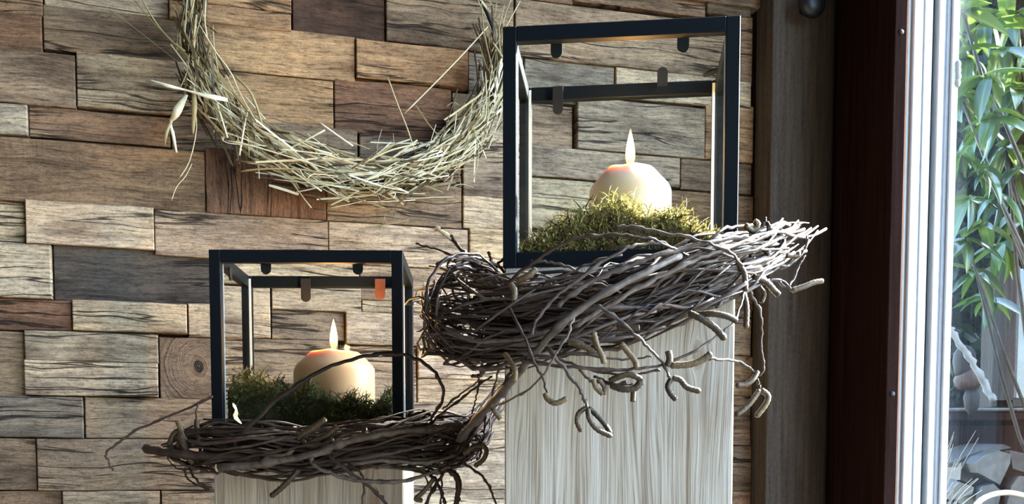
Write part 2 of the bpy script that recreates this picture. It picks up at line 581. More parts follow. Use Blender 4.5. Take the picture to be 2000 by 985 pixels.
def make_flame():
    t = NT('candle_flame')
    sep = t.new('ShaderNodeSeparateXYZ')
    t.link(t.obj(), sep.inputs[0])
    f = t.math('DIVIDE', sep.outputs[2], 0.0345)
    c = t.ramp(f, [(0.0, (1.0, 0.26, 0.03)), (0.18, (1.0, 0.40, 0.06)), (0.42, (1.0, 0.66, 0.20)), (0.8, (1.0, 0.66, 0.20)), (1.0, (1.0, 0.40, 0.06))])
    s = t.ramp(f, [(0.0, 0.12), (0.3, 0.45), (0.5, 1.0), (0.85, 0.9), (1.0, 0.4)])
    e = t.new('ShaderNodeEmission')
    t.link(c, e.inputs[0])
    t.link(t.math('MULTIPLY', s, 1.5), e.inputs[1])
    tr = t.new('ShaderNodeBsdfTransparent')
    ad = t.new('ShaderNodeAddShader')          # a flame is clear gas: what is behind it shines through
    t.link(e.outputs[0], ad.inputs[0]); t.link(tr.outputs[0], ad.inputs[1])
    t.link(ad.outputs[0], t.out.inputs[0])
    return t.m


M['flame'] = make_flame()

# ================================================================== THE ROOM
S_L, S_R = -2.3, 0.588          # left wall, right (glazed) wall in wall coordinates
T_F = 3.6                       # wall behind the viewer
CEIL = 2.45
WROT = WA


def wbox(mb, s0, s1, t0, t1, z0, z1, b=None):
    """box in plank-wall coordinates (object is placed at WO, turned by WA)"""
    if b: mb.bbox(s0, s1, -t1, -t0, z0, z1, b)
    else: mb.box(s0, s1, -t1, -t0, z0, z1)


def wobj(name, m, parts, parent=None, b=None):
    mb = MB()
    for q in parts: wbox(mb, *q, b=b)
    if parent is None:
        return mb.build(name, m, None, WO, WROT)
    return mb.build(name, m, parent)


fl = wobj('floor', M['floor'], [(S_L, S_R + .1, -0.02, T_F, -0.06, 0.0)])
tag(fl, 'brown floor boards of the room below the pedestals', 'floor', kind='structure')
ce = wobj('ceiling', M['plaster'], [(S_L - .1, S_R + .25, -0.16, T_F + .1, CEIL, CEIL + .1)])
tag(ce, 'plain brown panelled ceiling over the room', 'ceiling', kind='structure')
wlft = wobj('wall_left', M['plaster'], [(S_L - .1, S_L, -0.16, T_F, 0, CEIL)])
tag(wlft, 'plain brown panelled side wall opposite the window', 'wall', kind='structure')
# the wall behind the viewer
wfr = wobj('wall_front', M['plaster'], [(S_L - .1, S_R + .2, T_F, T_F + .1, 0, CEIL)])
tag(wfr, 'plain brown panelled wall behind the viewer', 'wall', kind='structure')

# right wall: lintel, sill strip, solid end
WT0, WT1, WZ0, WZ1 = 0.150, 3.05, 0.04, 2.2
wr = wobj('wall_right', M['plaster'], [(S_R + .005, S_R + .05, 0.0, T_F, WZ1, CEIL), (S_R + .005, S_R + .05, 0.0, T_F, -.06, WZ0),
                                       (S_R + .005, S_R + .17, WT1, T_F, WZ0, WZ1), (S_R - .08, S_R - .002, -.16, .100, WZ0, WZ1)])
tag(wr, 'narrow wall surround of the large garden window', 'wall', kind='structure')

# dark post and casing between the plank wall and the window
def wprism(name, m, poly, z0, z1, parent):
    """upright prism over an outline of (s, t) points"""
    n = len(poly)
    mb = MB()
    V = [(a, -b, z0) for a, b in poly] + [(a, -b, z1) for a, b in poly]
    mb.add(V, [(i, (i + 1) % n, n + (i + 1) % n, n + i) for i in range(n)] + [tuple(range(n - 1, -1, -1)), tuple(range(n, 2 * n))])
    return mb.build(name, m, parent)


prof_post = [(.3634, .0), (.3634, .0465), (.3649, .048), (.400, .048)]
for q in range(1, 13):
    a_ = math.pi / 2 * q / 12
    prof_post.append((.400 + .0845 * math.sin(a_), .002 + .046 * math.cos(a_)))  # side curved back so the face falls into shade towards the casing
p1 = wprism('trim_1', M['timber'], prof_post + [(.4845, .0)], 0.0, CEIL, None)
p1.location = WO
p1.rotation_euler = (0, 0, WROT)
tag(p1, 'dark brown round-edged timber post beside the plank wall', 'post', kind='structure')
p2 = empty('trim_2', WO, WROT)
tag(p2, 'deep dark brown window casing board next to white frame', 'casing', kind='structure')
wprism('casing_board', M['casing'], [(.4845, .0), (.4845, .049), (.4510, .199), (.4520, .200), (.4680, .200), (.4690, .199), (.5020, .149), (.5020, .0)], 0.0, WZ1 + .05, p2)  # tip leaned forward over the post to deepen the shade on it
wprism('casing_lip', M['casing_lip'], [(.4692, .1985), (.5020, .1495), (.5065, .1490), (.4720, .1985)], 0.0, WZ1 + .05, p2)
mb = MB()
mb.lathe([(0.0035, 0.0), (0.0035, 0.0012), (0.001, 0.002)], 10)
for zz in (on_wall(1757, 62, .200)[1], on_wall(1742, 770, .200)[1]):
    o = mb.build('screw', M['dark_seal'], p2, (0.460, -0.1998, zz))
    o.rotation_euler = (R(90), 0, 0)
# round cap near the top of the post
s_k, z_k = on_wall(1577, 14, 0.06)
mb = MB()
mb.lathe([(0.006, 0.0), (0.006, 0.014), (0.016, 0.016), (0.0195, 0.021), (0.0195, 0.027), (0.016, 0.032), (0.006, 0.034)], 28)
o = mb.build('round_wall_knob', M['ring'], None, wl_pt(s_k, 0.0478, z_k))
o.rotation_euler = (R(90), 0, WROT)
tag(o, 'dark round knob screwed to the brown timber post', 'knob')

# the large garden window
w1 = empty('window_1', WO, WROT)
tag(w1, 'large garden window with white profiled frame and clear pane', 'window', kind='structure')
S0 = S_R
fz0, fz1 = WZ0, WZ1
TF = 0.150
# fixed frame: stepped profile
for nm, m_, a_, b_, t_ in [('fixed_frame', 'white', .5203, .5262, -.004), ('fixed_frame', 'white', .5262, .5413, .001), ('fixed_frame', 'white', .5422, .5560, .001),
                           ('seal', 'dark_seal', .5560, .5640, -.008), ('sash_stile', 'white', .5640, .5745, .002), ('sash_groove', 'grey_seal', .5745, .5862, -.002),  # dark strip stands in for the shaded gap before the sash
                           ('sash_bead', 'white', .5792, .5815, -.0005), ('sash_stile', 'white', .5862, .5980, .001)]:
    wobj(nm, M[m_], [(a_ - .012, b_ - .012, .105, TF + t_, fz0, fz1)], w1, b=.0012)
WT0 = TF
SG = S0 + .001
wobj('rail', M['white'], [(S0, S0 + .07, WT0 + .002, WT1, fz0, fz0 + .09)], w1, b=.003)
wobj('rail', M['white'], [(S0, S0 + .07, WT0 + .002, WT1, fz1 - .09, fz1)], w1, b=.003)
for tt in (1.60, WT1 - .08):
    wobj('sash_stile', M['white'], [(S0, S0 + .07, tt, tt + .08, fz0 + .09, fz1 - .09)], w1, b=.003)
wobj('pane', M['window_glass'], [(SG, SG + .005, WT0 - .020, 1.605, fz0 + .085, fz1 - .085)], w1)
wobj('pane', M['window_glass'], [(SG, SG + .005, 1.675, WT1 - .075, fz0 + .085, fz1 - .085)], w1)
# blob of sealant on the inner stile
mb = MB()
zb = on_wall(1862, 60, .24)[1]
for k in range(4):
    mb.lathe([(0.0008, -.006), (.003, -.004), (.0042, 0), (.0032, .004), (.0008, .006)], 10, (random.uniform(-.0008, .0008), 0))
    for i in range(len(mb.v) - 50, len(mb.v)):
        x, y, z = mb.v[i]; mb.v[i] = (x, y, z - .008 * k)
mb.build('sealant_blob', M['white'], w1, (.5845, -(TF + .001), zb))

# light portals in the window openings (they only guide sampling of the sky)
def portal(name, s, t, z, w, h, nrm_out):
    d = bpy.data.lights.new(name, 'AREA')
    d.shape = 'RECTANGLE'; d.size = w; d.size_y = h
    d.cycles.is_portal = True
    o = bpy.data.objects.new(name, d); col.objects.link(o)
    o.location = wl_pt(s, t, z)
    o.rotation_euler = (nrm_out).to_track_quat('Z', 'Y').to_euler()
    return o


portal('window_portal', S_R + .18, (WT0 + WT1) / 2, (WZ0 + WZ1) / 2, WT1 - WT0, WZ1 - WZ0, WD)

# ------------------------------------------------------------------ plank wall
wbk = wobj('wall_back', M['dark_wall'], [(S_L - .1, S_R - .082, -0.16, -0.008, 0, CEIL)])
tag(wbk, 'wall clad with reclaimed brown and grey wood planks', 'wall', kind='structure')

TAN = (0.35, 0.238, 0.148); BRN = (0.235, 0.165, 0.115); GRY = (0.29, 0.245, 0.198); LGT = (0.43, 0.36, 0.275)
DRK = (0.060, 0.055, 0.052); RED = (0.175, 0.105, 0.072); RUST = (0.075, 0.046, 0.036); DGB = (0.165, 0.130, 0.102)
GRN = (0.255, 0.198, 0.148); PAL = (0.42, 0.375, 0.305); YEL = (0.50, 0.42, 0.29); BLU = (0.205, 0.185, 0.165)
# (x left, x right, y top, y bottom at the plank's middle, colour, proud mm, upright grain)
PL = [
    # far left, top
    (-70, 84, -75, 28, BRN, 6, 0), (-70, 84, 30, 101, RED, 7, 0), (86, 329, -75, 28, GRY, 3, 0),
    (331, 568, -70, 18, TAN, 9, 0), (331, 568, 20, 54, TAN, 8, 0),
    (86, 397, 30, 113, DGB, 4, 0), (-90, 149, 103, 205, GRN, 8, 0), (151, 396, 116, 220, GRY, 5, 0),
    (-80, 57, 206, 264, PAL, 10, 0), (58, 333, 222, 279, BRN, 4, 0),
    (-120, 401, 282, 402, BRN, 8, 0), (335, 482, 232, 300, BLU, 3, 0),
    (-80, 50, 391, 476, LGT, 2, 0), (53, 302, 402, 484, LGT, 9, 0), (303, 640, 424, 508, GRY, 7, 0), (641, 912, 444, 522, PAL, 6, 0),
    (914, 1120, 456, 524, YEL, 9, 0),
    (-80, 104, 479, 583, PAL, 13, 0), (106, 428, 489, 594, DRK, 3, 0),
    (-80, 142, 586, 645, RED, 6, 0), (144, 366, 594, 650, LGT, 11, 0), (368, 486, 598, 660, PAL, 5, 0),
    (-80, 50, 648, 773, GRN, 3, 0), (51, 310, 653, 707, PAL, 10, 0), (51, 310, 709, 774, PAL, 10.5, 0), (312, 424, 662, 780, DGB, 4, 2), (426, 486, 662, 780, GRY, 4, 0),
    (-90, 165, 776, 855, BLU, 9, 0), (167, 486, 780, 857, GRY, 5, 0),
    (-80, 73, 858, 957, GRN, 6, 0), (75, 486, 860, 957, GRY, 8, 0),
    (-80, 123, 960, 1060, GRN, 4, 0), (125, 315, 960, 1060, PAL, 8, 0), (317, 600, 959, 1060, GRY, 9, 0),
    # middle top
    (570, 750, -75, 75, RUST, 5, 0), (752, 1000, -70, 97, GRN, 8, 0),
    (398, 692, 62, 150, TAN, 6, 0), (694, 911, 94, 167, TAN, 10, 0), (913, 1020, 110, 190, BLU, 3, 0),
    (398, 650, 152, 247, TAN, 7, 0), (652, 880, 168, 267, RED, 5, 0), (882, 1020, 192, 280, PAL, 6, 0),
    (484, 697, 249, 330, GRN, 7, 0), (701, 900, 268, 350, DGB, 3, 0), (902, 1018, 284, 388, GRY, 6, 0),
    (402, 635, 303, 425, RED, 9, 1), (637, 900, 352, 440, GRN, 5, 0), (902, 1018, 390, 450, PAL, 7, 0),
    (483, 640, 332, 352, GRN, 2, 0),
    # seen through and beside the small lantern
    (430, 700, 512, 560, PAL, 6, 0), (702, 900, 526, 590, GRY, 6, 0), (902, 1130, 527, 592, LGT, 4, 0),
    (430, 528, 562, 660, PAL, 7, 0), (530, 704, 562, 608, PAL, 8, 0), (706, 900, 592, 614, PAL, 4, 0), (902, 1130, 594, 676, PAL, 7, 0),
    (530, 672, 610, 664, BLU, 4, 0), (674, 900, 616, 676, PAL, 9, 0),
    (488, 660, 666, 778, GRY, 6, 0), (662, 812, 678, 786, GRY, 4, 0), (814, 1100, 679, 742, PAL, 8, 0), (814, 1100, 744, 789, LGT, 5, 0),
    (488, 760, 780, 857, GRY, 5, 0), (762, 1100, 791, 858, PAL, 8, 0),
    (488, 800, 859, 957, GRY, 6, 0), (802, 1100, 860, 956, PAL, 7, 0), (602, 1100, 959, 1060, PAL, 6, 0),
    # above and behind the tall lantern
    (1002, 1116, -70, 6, RED, 5, 0), (1118, 1375, -70, 20, BRN, 4, 0), (1377, 1463, -70, 34, DGB, 7, 0),
    (1002, 1440, 32, 136, GRN, 9, 0), (1442, 1466, 36, 168, BRN, 5, 0),
    (1022, 1197, 126, 204, BLU, 4, 0), (1199, 1462, 150, 206, LGT, 7, 0),
    (1020, 1117, 206, 294, GRN, 2, 0), (1123, 1371, 206, 303, GRY, 9, 0), (1373, 1467, 208, 316, TAN, 6, 0),
    (1019, 1324, 300, 356, GRY, 7, 0), (1326, 1464, 318, 376, DGB, 5, 0),
    (1019, 1240, 358, 452, PAL, 6, 0), (1242, 1468, 378, 452, BRN, 5, 0),
    (1122, 1465, 454, 530, GRY, 6, 0), (1132, 1468, 532, 600, BRN, 5, 0), (1132, 1462, 602, 690, GRN, 7, 0),
    (1102, 1467, 692, 790, BRN, 5, 0), (1102, 1461, 792, 868, BRN, 7, 0), (1102, 1466, 870, 960, DGB, 4, 0), (1102, 1462, 962, 1060, BRN, 6, 0),
]


def plank(x0, x1, y0, y1, colr, proud, upright):
    xm = (x0 + x1) / 2
    if x0 < 0: x0 = -120        # the left ends lie outside the picture
    s0 = on_wall(x0, (y0 + y1) / 2)[0]; s1 = on_wall(x1, (y0 + y1) / 2)[0]
    s1 = min(s1, .3625)
    z1 = on_wall(xm, y0)[1]; z0 = on_wall(xm, y1)[1]
    w, h = s1 - s0 - .0006, z1 - z0 + .0008
    th = 0.012 + proud * 0.0011 + 0.001
    if upright == 1: w, h = h, w
    n = 5
    pts = []
    for i in range(n):
        pts.append((-w / 2 + w * i / (n - 1), -h / 2 + (random.uniform(-.0007, .0007) if 0 < i < n - 1 else 0)))
    for i in range(n):
        pts.append((w / 2 - w * i / (n - 1), h / 2 + (random.uniform(-.0007, .0007) if 0 < i < n - 1 else 0)))
    m = len(pts)
    b = 0.0011
    tx, tz = random.uniform(-.006, .006), random.uniform(-.02, .02)
    V = []
    for x, z in pts: V.append((x, 0.0, z))
    for x, z in pts: V.append((x, -(th - b * .9) - x * tx - z * tz, z))
    for x, z in pts:
        xx = max(-w / 2 + b, min(w / 2 - b, x)); zz = z - b if z > 0 else z + b
        V.append((xx, -th - x * tx - z * tz, zz))
    Fc = []
    for k in (0, 1):
        for i in range(m):
            j = (i + 1) % m
            Fc.append((k * m + i, k * m + j, (k + 1) * m + j, (k + 1) * m + i))
    Fc.append(tuple(2 * m + i for i in range(m)))
    mb = MB(); mb.add(V, Fc)
    o = mb.build('plank', M['knotted' if upright == 2 else 'reclaimed'], wbk, ((s0 + s1) / 2, 0.012, (z0 + z1) / 2))
    if upright == 1: o.rotation_euler = (0, R(90), 0)
    f = random.uniform(0.88, 1.12)
    o.color = (colr[0] * 1.06 * f * random.uniform(.97, 1.03), colr[1] * f, colr[2] * .90 * f * random.uniform(.95, 1.05), 1)
    return o


for q in PL: plank(*q)
# the cladding goes on beyond the picture
def filler(sa, sb, za, zb):
    z = za
    while z < zb - .03:
        h = random.choice((.055, .065, .075, .085)); h = min(h, zb - z)
        s = sa
        while s < sb - .02:
            w = min(random.uniform(.12, .30), sb - s)
            if sb - s - w < .06: w = sb - s
            mb = MB(); th = random.uniform(.018, .026)
            mb.bbox(-w / 2 + .0004, w / 2 - .0004, -th, 0, -h / 2 + .0004, h / 2 - .0004, .001)
            o = mb.build('plank', M['reclaimed'], wbk, (s + w / 2, .012, z + h / 2))
            c = random.choice((TAN, BRN, GRY, PAL, GRN, DGB)); o.color = (*c, 1)
            s += w
        z += h


z_top = on_wall(700, -70)[1] + .004
z_bot = on_wall(700, 1060)[1] - .004
sl = on_wall(-120, 500)[0] - .004
filler(sl - .55, sl, z_bot, z_top)
filler(sl - .55, 0.362, z_top, z_top + .22)
filler(sl - .55, 0.362, z_bot - .2, z_bot)

# ================================================================== PEDESTALS
LW, LD, LH = 0.195, 0.145, 0.198
TALL = dict(c=Vector((0.0892, 0.87, 0)), rz=R(-6.3), top=1.0262)
SMALL = dict(c=Vector((-0.2080, 1.05, 0)), rz=R(1.3), top=0.8797)


def local_center(d):
    """centre of the lantern's footprint: its front face is centred on c"""
    rot = Matrix.Rotation(d['rz'], 3, 'Z')
    return d['c'] + rot @ Vector((0, LD / 2, 0))


def pedestal(d, m, label, w):
    cc = local_center(d); cc.z = d['top']
    root = empty('wooden_pedestal', (cc.x, cc.y, 0), d['rz'])
    tag(root, label, 'pedestal')
    hw = w / 2; hd = LD / 2 - .001; z1 = d['top']; zt = z1
    def brd(x0, x1, y0, y1, za, zb, nm):
        mb = MB(); mb.bbox(x0, x1, y0, y1, za - z1, zb - z1, .0012)
        mb.build(nm, m, root, (0, 0, z1))
    th = .016
    brd(-hw, hw, -hd, -hd + th, 0, z1 - .0, 'front_board')
    brd(-hw, hw, hd - th, hd, 0, z1, 'back_board')
    brd(-hw, -hw + th, -hd + th, hd - th, 0, z1, 'side_board')
    brd(hw - th, hw, -hd + th, hd - th, 0, z1, 'side_board')
    brd(-hw + th, hw - th, -hd + th, hd - th, z1 - .014, z1 - .0004, 'top_board')
    return root


pedestal(TALL, M['pine_tall'], 'taller pale pine pedestal under the lantern beside the window', .1925)
pedestal(SMALL, M['pine_small'], 'shorter pale pine pedestal under the lower lantern', .1935)


# ================================================================== LANTERNS
def lantern(d, label, clips):
    cc = local_center(d)
    root = empty('glass_lantern', (cc.x, cc.y, d['top']), d['rz'])
    tag(root, label, 'lantern')
    hw, hd, b = LW / 2, LD / 2, .0115
    def bar(x0, x1, y0, y1, z0, z1, nm, m=M['metal'], bv=.0006):
        mb = MB(); mb.bbox(x0, x1, y0, y1, z0, z1, bv)
        return mb.build(nm, m, root)
    for sx in (-1, 1):
        for sy in (-1, 1):
            x0 = -hw if sx < 0 else hw - b
            y0 = -hd if sy < 0 else hd - .009
            bar(x0, x0 + b, y0, y0 + .009, .0, LH, 'post')
    r = .0125
    for sy in (-1, 1):
        y0 = -hd if sy < 0 else hd - .009
        bar(-hw + b, hw - b, y0, y0 + .009, LH - r, LH, 'top_rail')
        bar(-hw + b, hw - b, y0, y0 + .009, 0, r, 'bottom_rail')
    for sx in (-1, 1):
        x0 = -hw if sx < 0 else hw - .009
        bar(x0, x0 + .009, -hd + .009, hd - .009, LH - r, LH, 'top_rail')
        bar(x0, x0 + .009, -hd + .009, hd - .009, 0, r, 'bottom_rail')
    bar(-hw + .009, hw - .009, -hd + .009, hd - .009, .0005, .004, 'floor_plate')
    # panes lie just inside the bars
    g = .0025
    for sy in (-1, 1):
        y0 = -hd + .0092 if sy < 0 else hd - .0092 - g
        bar(-hw + .012, hw - .012, y0, y0 + g, .0045, LH - .004, 'pane', M['glass'], .0002)
    for sx in (-1, 1):
        x0 = -hw + .0092 if sx < 0 else hw - .0092 - g
        bar(x0, x0 + g, -hd + .0125, hd - .0125, .0045, LH - .004, 'pane', M['glass'], .0002)
        e0 = x0
        for sy in (-1, 1):
            ye = -hd + .0118 if sy < 0 else hd - .0126
            bar(e0, e0 + g, ye, ye + .0007, .0045, LH - .004, 'pane_edge', M['edge'], .0001)
    # bent metal tongues that hold the panes
    for (x, y, z, w, l, rz, rx, m) in clips:
        mb = MB()
        n = 10
        pts = [(-w / 2, 0)] + [(-w / 2 * math.cos(math.pi * k / n), -l + w / 2 - w / 2 * math.sin(math.pi * k / n)) for k in range(n + 1)] + [(w / 2, 0)]
        th = .0008
        V = [(a, -th, c) for a, c in pts] + [(a, th, c) for a, c in pts]
        k = len(pts)
        Fc = [tuple(range(k)), tuple(range(2 * k - 1, k - 1, -1))] + [(i, (i + 1) % k, k + (i + 1) % k, k + i) for i in range(k)]
        mb.add(V, Fc)
        o = mb.build('clip', M[m], root, (x, y, z))
        o.rotation_euler = (rx, 0, rz)
    return root


hd = LD / 2
lantern(TALL, 'larger-looking black framed glass lantern on the tall pedestal', [
    (-.0535, -hd + .0135, LH - .010, .0098, .0125, 0, 0, 'clip'), (.0520, -hd + .0135, LH - .010, .0098, .0125, 0, 0, 'clip'),
    (-.0600, hd - .0135, LH - .002, .0098, .026, 0, 0, 'clip'), (.0390, hd - .0150, LH - .006, .0098, .017, 0, R(-178), 'clip'),
    (hd + .0140, .020, LH - .008, .0098, .013, R(90), R(72), 'clip')])
lantern(SMALL, 'black framed glass lantern on the shorter pedestal by plank wall', [
    (-.0430, -hd + .0135, LH - .011, .0105, .0110, 0, 0, 'clip'), (.0505, -hd + .0135, LH - .011, .0105, .0110, 0, 0, 'clip'),
    (-.0235, hd - .0135, LH - .004, .0110, .026, 0, 0, 'clip'), (.0610, hd - .0135, LH - .004, .0115, .024, 0, R(-8), 'copper'),
    (-hd - .0140, -.030, LH - .010, .0098, .013, R(90), 0, 'clip')])


# ================================================================== CANDLES
def candle(px, py_top, y, rad, base_z, label, power, lean=0.0, wax='wax'):
    p = at(px, py_top, y)
    h = at(px, py_top, y - rad * .45).z - base_z
    root = empty('pillar_candle', (p.x, p.y, base_z))
    tag(root, label, 'candle')
    mb = MB()
    k = h
    prof = [(rad * .96, 0), (rad, .003), (rad, k - .031), (rad, k - .0225), (rad * .985, k - .0180), (rad * .93, k - .0140), (rad * .80, k - .0085),
            (rad * .66, k - .0028), (rad * .60, k - .0008), (rad * .54, k), (rad * .47, k - .0012), (rad * .30, k - .0045), (rad * .05, k - .005)]
    # raggedly molten rim
    n = 40
    V = []
    for i, (r_, z_) in enumerate(prof):
        for j in range(n):
            q = 2 * math.pi * j / n
            wob = 1 + (.012 * math.sin(3 * q + 1) + .008 * math.sin(5 * q)) * (1 if i > 3 else .3)
            zz = z_ + (.0005 * math.sin(4 * q + lean) + .0004 * math.sin(7 * q)) * (1 if 5 < i < 11 else 0)
            V.append((r_ * wob * math.cos(q), r_ * wob * math.sin(q), zz))
    Fc = []
    for i in range(len(prof) - 1):
        for j in range(n):
            jj = (j + 1) % n
            Fc.append((i * n + j, i * n + jj, (i + 1) * n + jj, (i + 1) * n + j))
    Fc.append(tuple(range(n - 1, -1, -1))); Fc.append(tuple((len(prof) - 1) * n + j for j in range(n)))
    mb.add(V, Fc, .5, True)
    mb.build('wax_body', M[wax], root)
    mb = MB()
    mb.tube([(0, 0, h - .006), (.0003, 0, h + .003), (.0010, 0, h + .0085)], [.0012, .0011, .0009], 8)
    mb.build('wick', M['wick'], root)
    mb = MB()
    prof = [(.0004, 0), (.0026, .0025), (.0039, .007), (.0044, .011), (.0039, .0170), (.0027, .0240), (.0013, .0300), (.0002, .0345)]
    mb.lathe(prof, 18)
    fl_ = mb.build('flame', M['flame'], root, (0, 0, h + .0015))
    ld = bpy.data.lights.new('flame_light', 'POINT')
    ld.energy = power
    ld.color = (1.0, 0.50, 0.15)
    ld.shadow_soft_size = .004
    lo = bpy.data.objects.new('flame_light', ld); col.objects.link(lo)
    lo.parent = root; lo.location = (0, 0, h + .017)
    return root


yT = local_center(TALL).y; yS = local_center(SMALL).y
candle(1231, 321, yT + .004, .0372, TALL['top'] + .0042, 'lit cream pillar candle in the taller lantern by the window', .24)
candle(652, 684, yS + .010, .0440, SMALL['top'] + .0042, 'lit peach coloured pillar candle in the lower lantern', .28, 1.5, 'wax_peach')


# ================================================================== MOSS
def moss(d, prof, m, label, seed, n, cl, candle_xy, cr, fk, name='moss_mound'):
    random.seed(seed)
    cc = local_center(d)
    hx, hy = LW / 2 - .0135, LD / 2 - .0135
    def hgt(x, y):
        u = (x / hx + 1) / 2 * (len(prof) - 1)
        i = max(0, min(int(u), len(prof) - 2)); f = u - i
        h = prof[i] * (1 - f) + prof[i + 1] * f
        v = (y / hy + 1) / 2
        k = fk + (1 - fk) * math.sin(min(1.0, v * 1.7 + .05) * math.pi / 2)
        return h * k * (.92 + .16 * math.sin(x * 130 + 2 * math.sin(y * 90)))
    mb = MB()
    nx, ny = 26, 16
    V = []
    for i in range(nx):
        for j in range(ny):
            x = -hx + 2 * hx * i / (nx - 1); y = -hy + 2 * hy * j / (ny - 1)
            V.append((x, y, max(.004, hgt(x, y) * .8) + random.uniform(-.001, .001)))
    Fc = [(i * ny + j, (i + 1) * ny + j, (i + 1) * ny + j + 1, i * ny + j + 1) for i in range(nx - 1) for j in range(ny - 1)]
    b = len(V)
    ring = [i * ny for i in range(nx)] + [(nx - 1) * ny + j for j in range(1, ny)] + [i * ny + ny - 1 for i in range(nx - 2, -1, -1)] + [j for j in range(ny - 2, 0, -1)]
    V += [(V[r][0], V[r][1], .0) for r in ring]
    k = len(ring)
    Fc += [(ring[i], b + i, b + (i + 1) % k, ring[(i + 1) % k]) for i in range(k)]
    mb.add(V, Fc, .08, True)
    for _ in range(n):
        x = random.uniform(-hx, hx); y = random.uniform(-hy, hy)
        front = random.random() < .42
        if front: y = -hy + random.random() ** 2 * .012
        if (x - candle_xy[0]) ** 2 + (y - candle_xy[1]) ** 2 < (cr + .003) ** 2: continue
        z = max(.003, hgt(x, y) * (random.uniform(.05, 1.0) if front else random.uniform(.70, 1.0)))
        p = Vector((x, y, z))
        dr = (Vector((x / hx * .5, y / hy * .6, 0.8)) + rv(1.0)).normalized()
        L = random.uniform(cl[0], cl[1])
        curl = rv(1.0)
        pts = [p]
        seg = 4
        for s in range(seg):
            dr = (dr + curl * .42 + Vector((0, 0, -.10 * s))).normalized()
            p = p + dr * L / seg
            p.x = max(-hx, min(hx, p.x)); p.y = max(-hy, min(hy, p.y)); p.z = max(.002, p.z)
            if (p.x - candle_xy[0]) ** 2 + (p.y - candle_xy[1]) ** 2 < (cr + .001) ** 2: break
            pts.append(p.copy())
        if len(pts) < 3: continue
        w = random.uniform(.0009, .0021)
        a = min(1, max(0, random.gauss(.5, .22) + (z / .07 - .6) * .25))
        mb.ribbon(pts, [w * (1 - .7 * i / (len(pts) - 1)) for i in range(len(pts))], rv(1).normalized(), a)
        # little side shoots
        for s in range(1, len(pts) - 1):
            if random.random() < .55:
                e = pts[s] + (rv(1).normalized()) * random.uniform(.002, .005)
                mb.ribbon([pts[s], (pts[s] + e) / 2 + rv(.0008), e], [w * .8, w * .7, w * .2], rv(1).normalized(), min(1, a + .12))
    o = mb.build(name, m, None, (cc.x, cc.y, d['top'] + .0042), d['rz'])
    tag(o, label, 'moss', kind='stuff')
    return o


def rel(d, px, y):
    cc = local_center(d)
    p = at(px, 500, y)
    v = Matrix.Rotation(-d['rz'], 3, 'Z') @ Vector((p.x - cc.x, p.y - cc.y, 0))
    return v.x, v.y


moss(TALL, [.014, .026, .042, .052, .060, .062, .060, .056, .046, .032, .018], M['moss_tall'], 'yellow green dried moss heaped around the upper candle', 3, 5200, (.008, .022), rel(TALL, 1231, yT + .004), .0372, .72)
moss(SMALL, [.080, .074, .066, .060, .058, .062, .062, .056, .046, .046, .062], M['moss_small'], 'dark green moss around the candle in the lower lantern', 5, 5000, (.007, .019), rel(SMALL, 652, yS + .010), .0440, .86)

# ================================================================== TWIG WREATHS
random.seed(21)


def twig_mesh(pts3, r0, r1, n=6, knob=.25, name='twig'):
    mb = MB()
    m = len(pts3)
    nodes = set(random.sample(range(1, m - 1), max(1, m // 5))) if m > 4 else set()
    rad = []
    for i in range(m):
        r = r0 + (r1 - r0) * i / (m - 1)
        rad.append(r * (1 + (knob + .35 * random.random() if i in nodes else 0) + random.uniform(-.06, .06)))
    mb.tube(pts3, rad, n, random.random())
    return mb


def twig(root, pts, r0, r1=None, mat='twig', ns=None, jit=.0008, n=6, name='twig'):
    """pts: (px, py, depth) control points"""
    r1 = r1 if r1 is not None else r0 * .55
    w = [at(*p) for p in pts]
    ns = ns or max(8, len(pts) * 5)
    sp = [Vector(q) + rv(jit) for q in spline([tuple(p) for p in w], ns)]
    o = twig_mesh(sp, r0, r1, n).build(name, M[mat])
    place(o, root)
    return o


def place(o, root):
    """move the mesh so that the part's origin is the thing's origin"""
    o.data.transform(Matrix.Translation(-Vector(root.location)))
    o.parent = root


def catkin(root, pts, r=.0026, mat='catkin'):
    w = [at(*p) for p in pts]
    ns = 20
    sp = [Vector(q) for q in spline([tuple(p) for p in w], ns)]
    mb = MB()
    rad = [r * .84 * (.5 if i == 0 else .4 if i == ns - 1 else 1.0 + (.09 if i % 2 else -.05)) for i in range(ns)]
    mb.tube(sp, rad, 8, random.random())
    o = mb.build('catkin', M[mat])
    place(o, root)
    return o


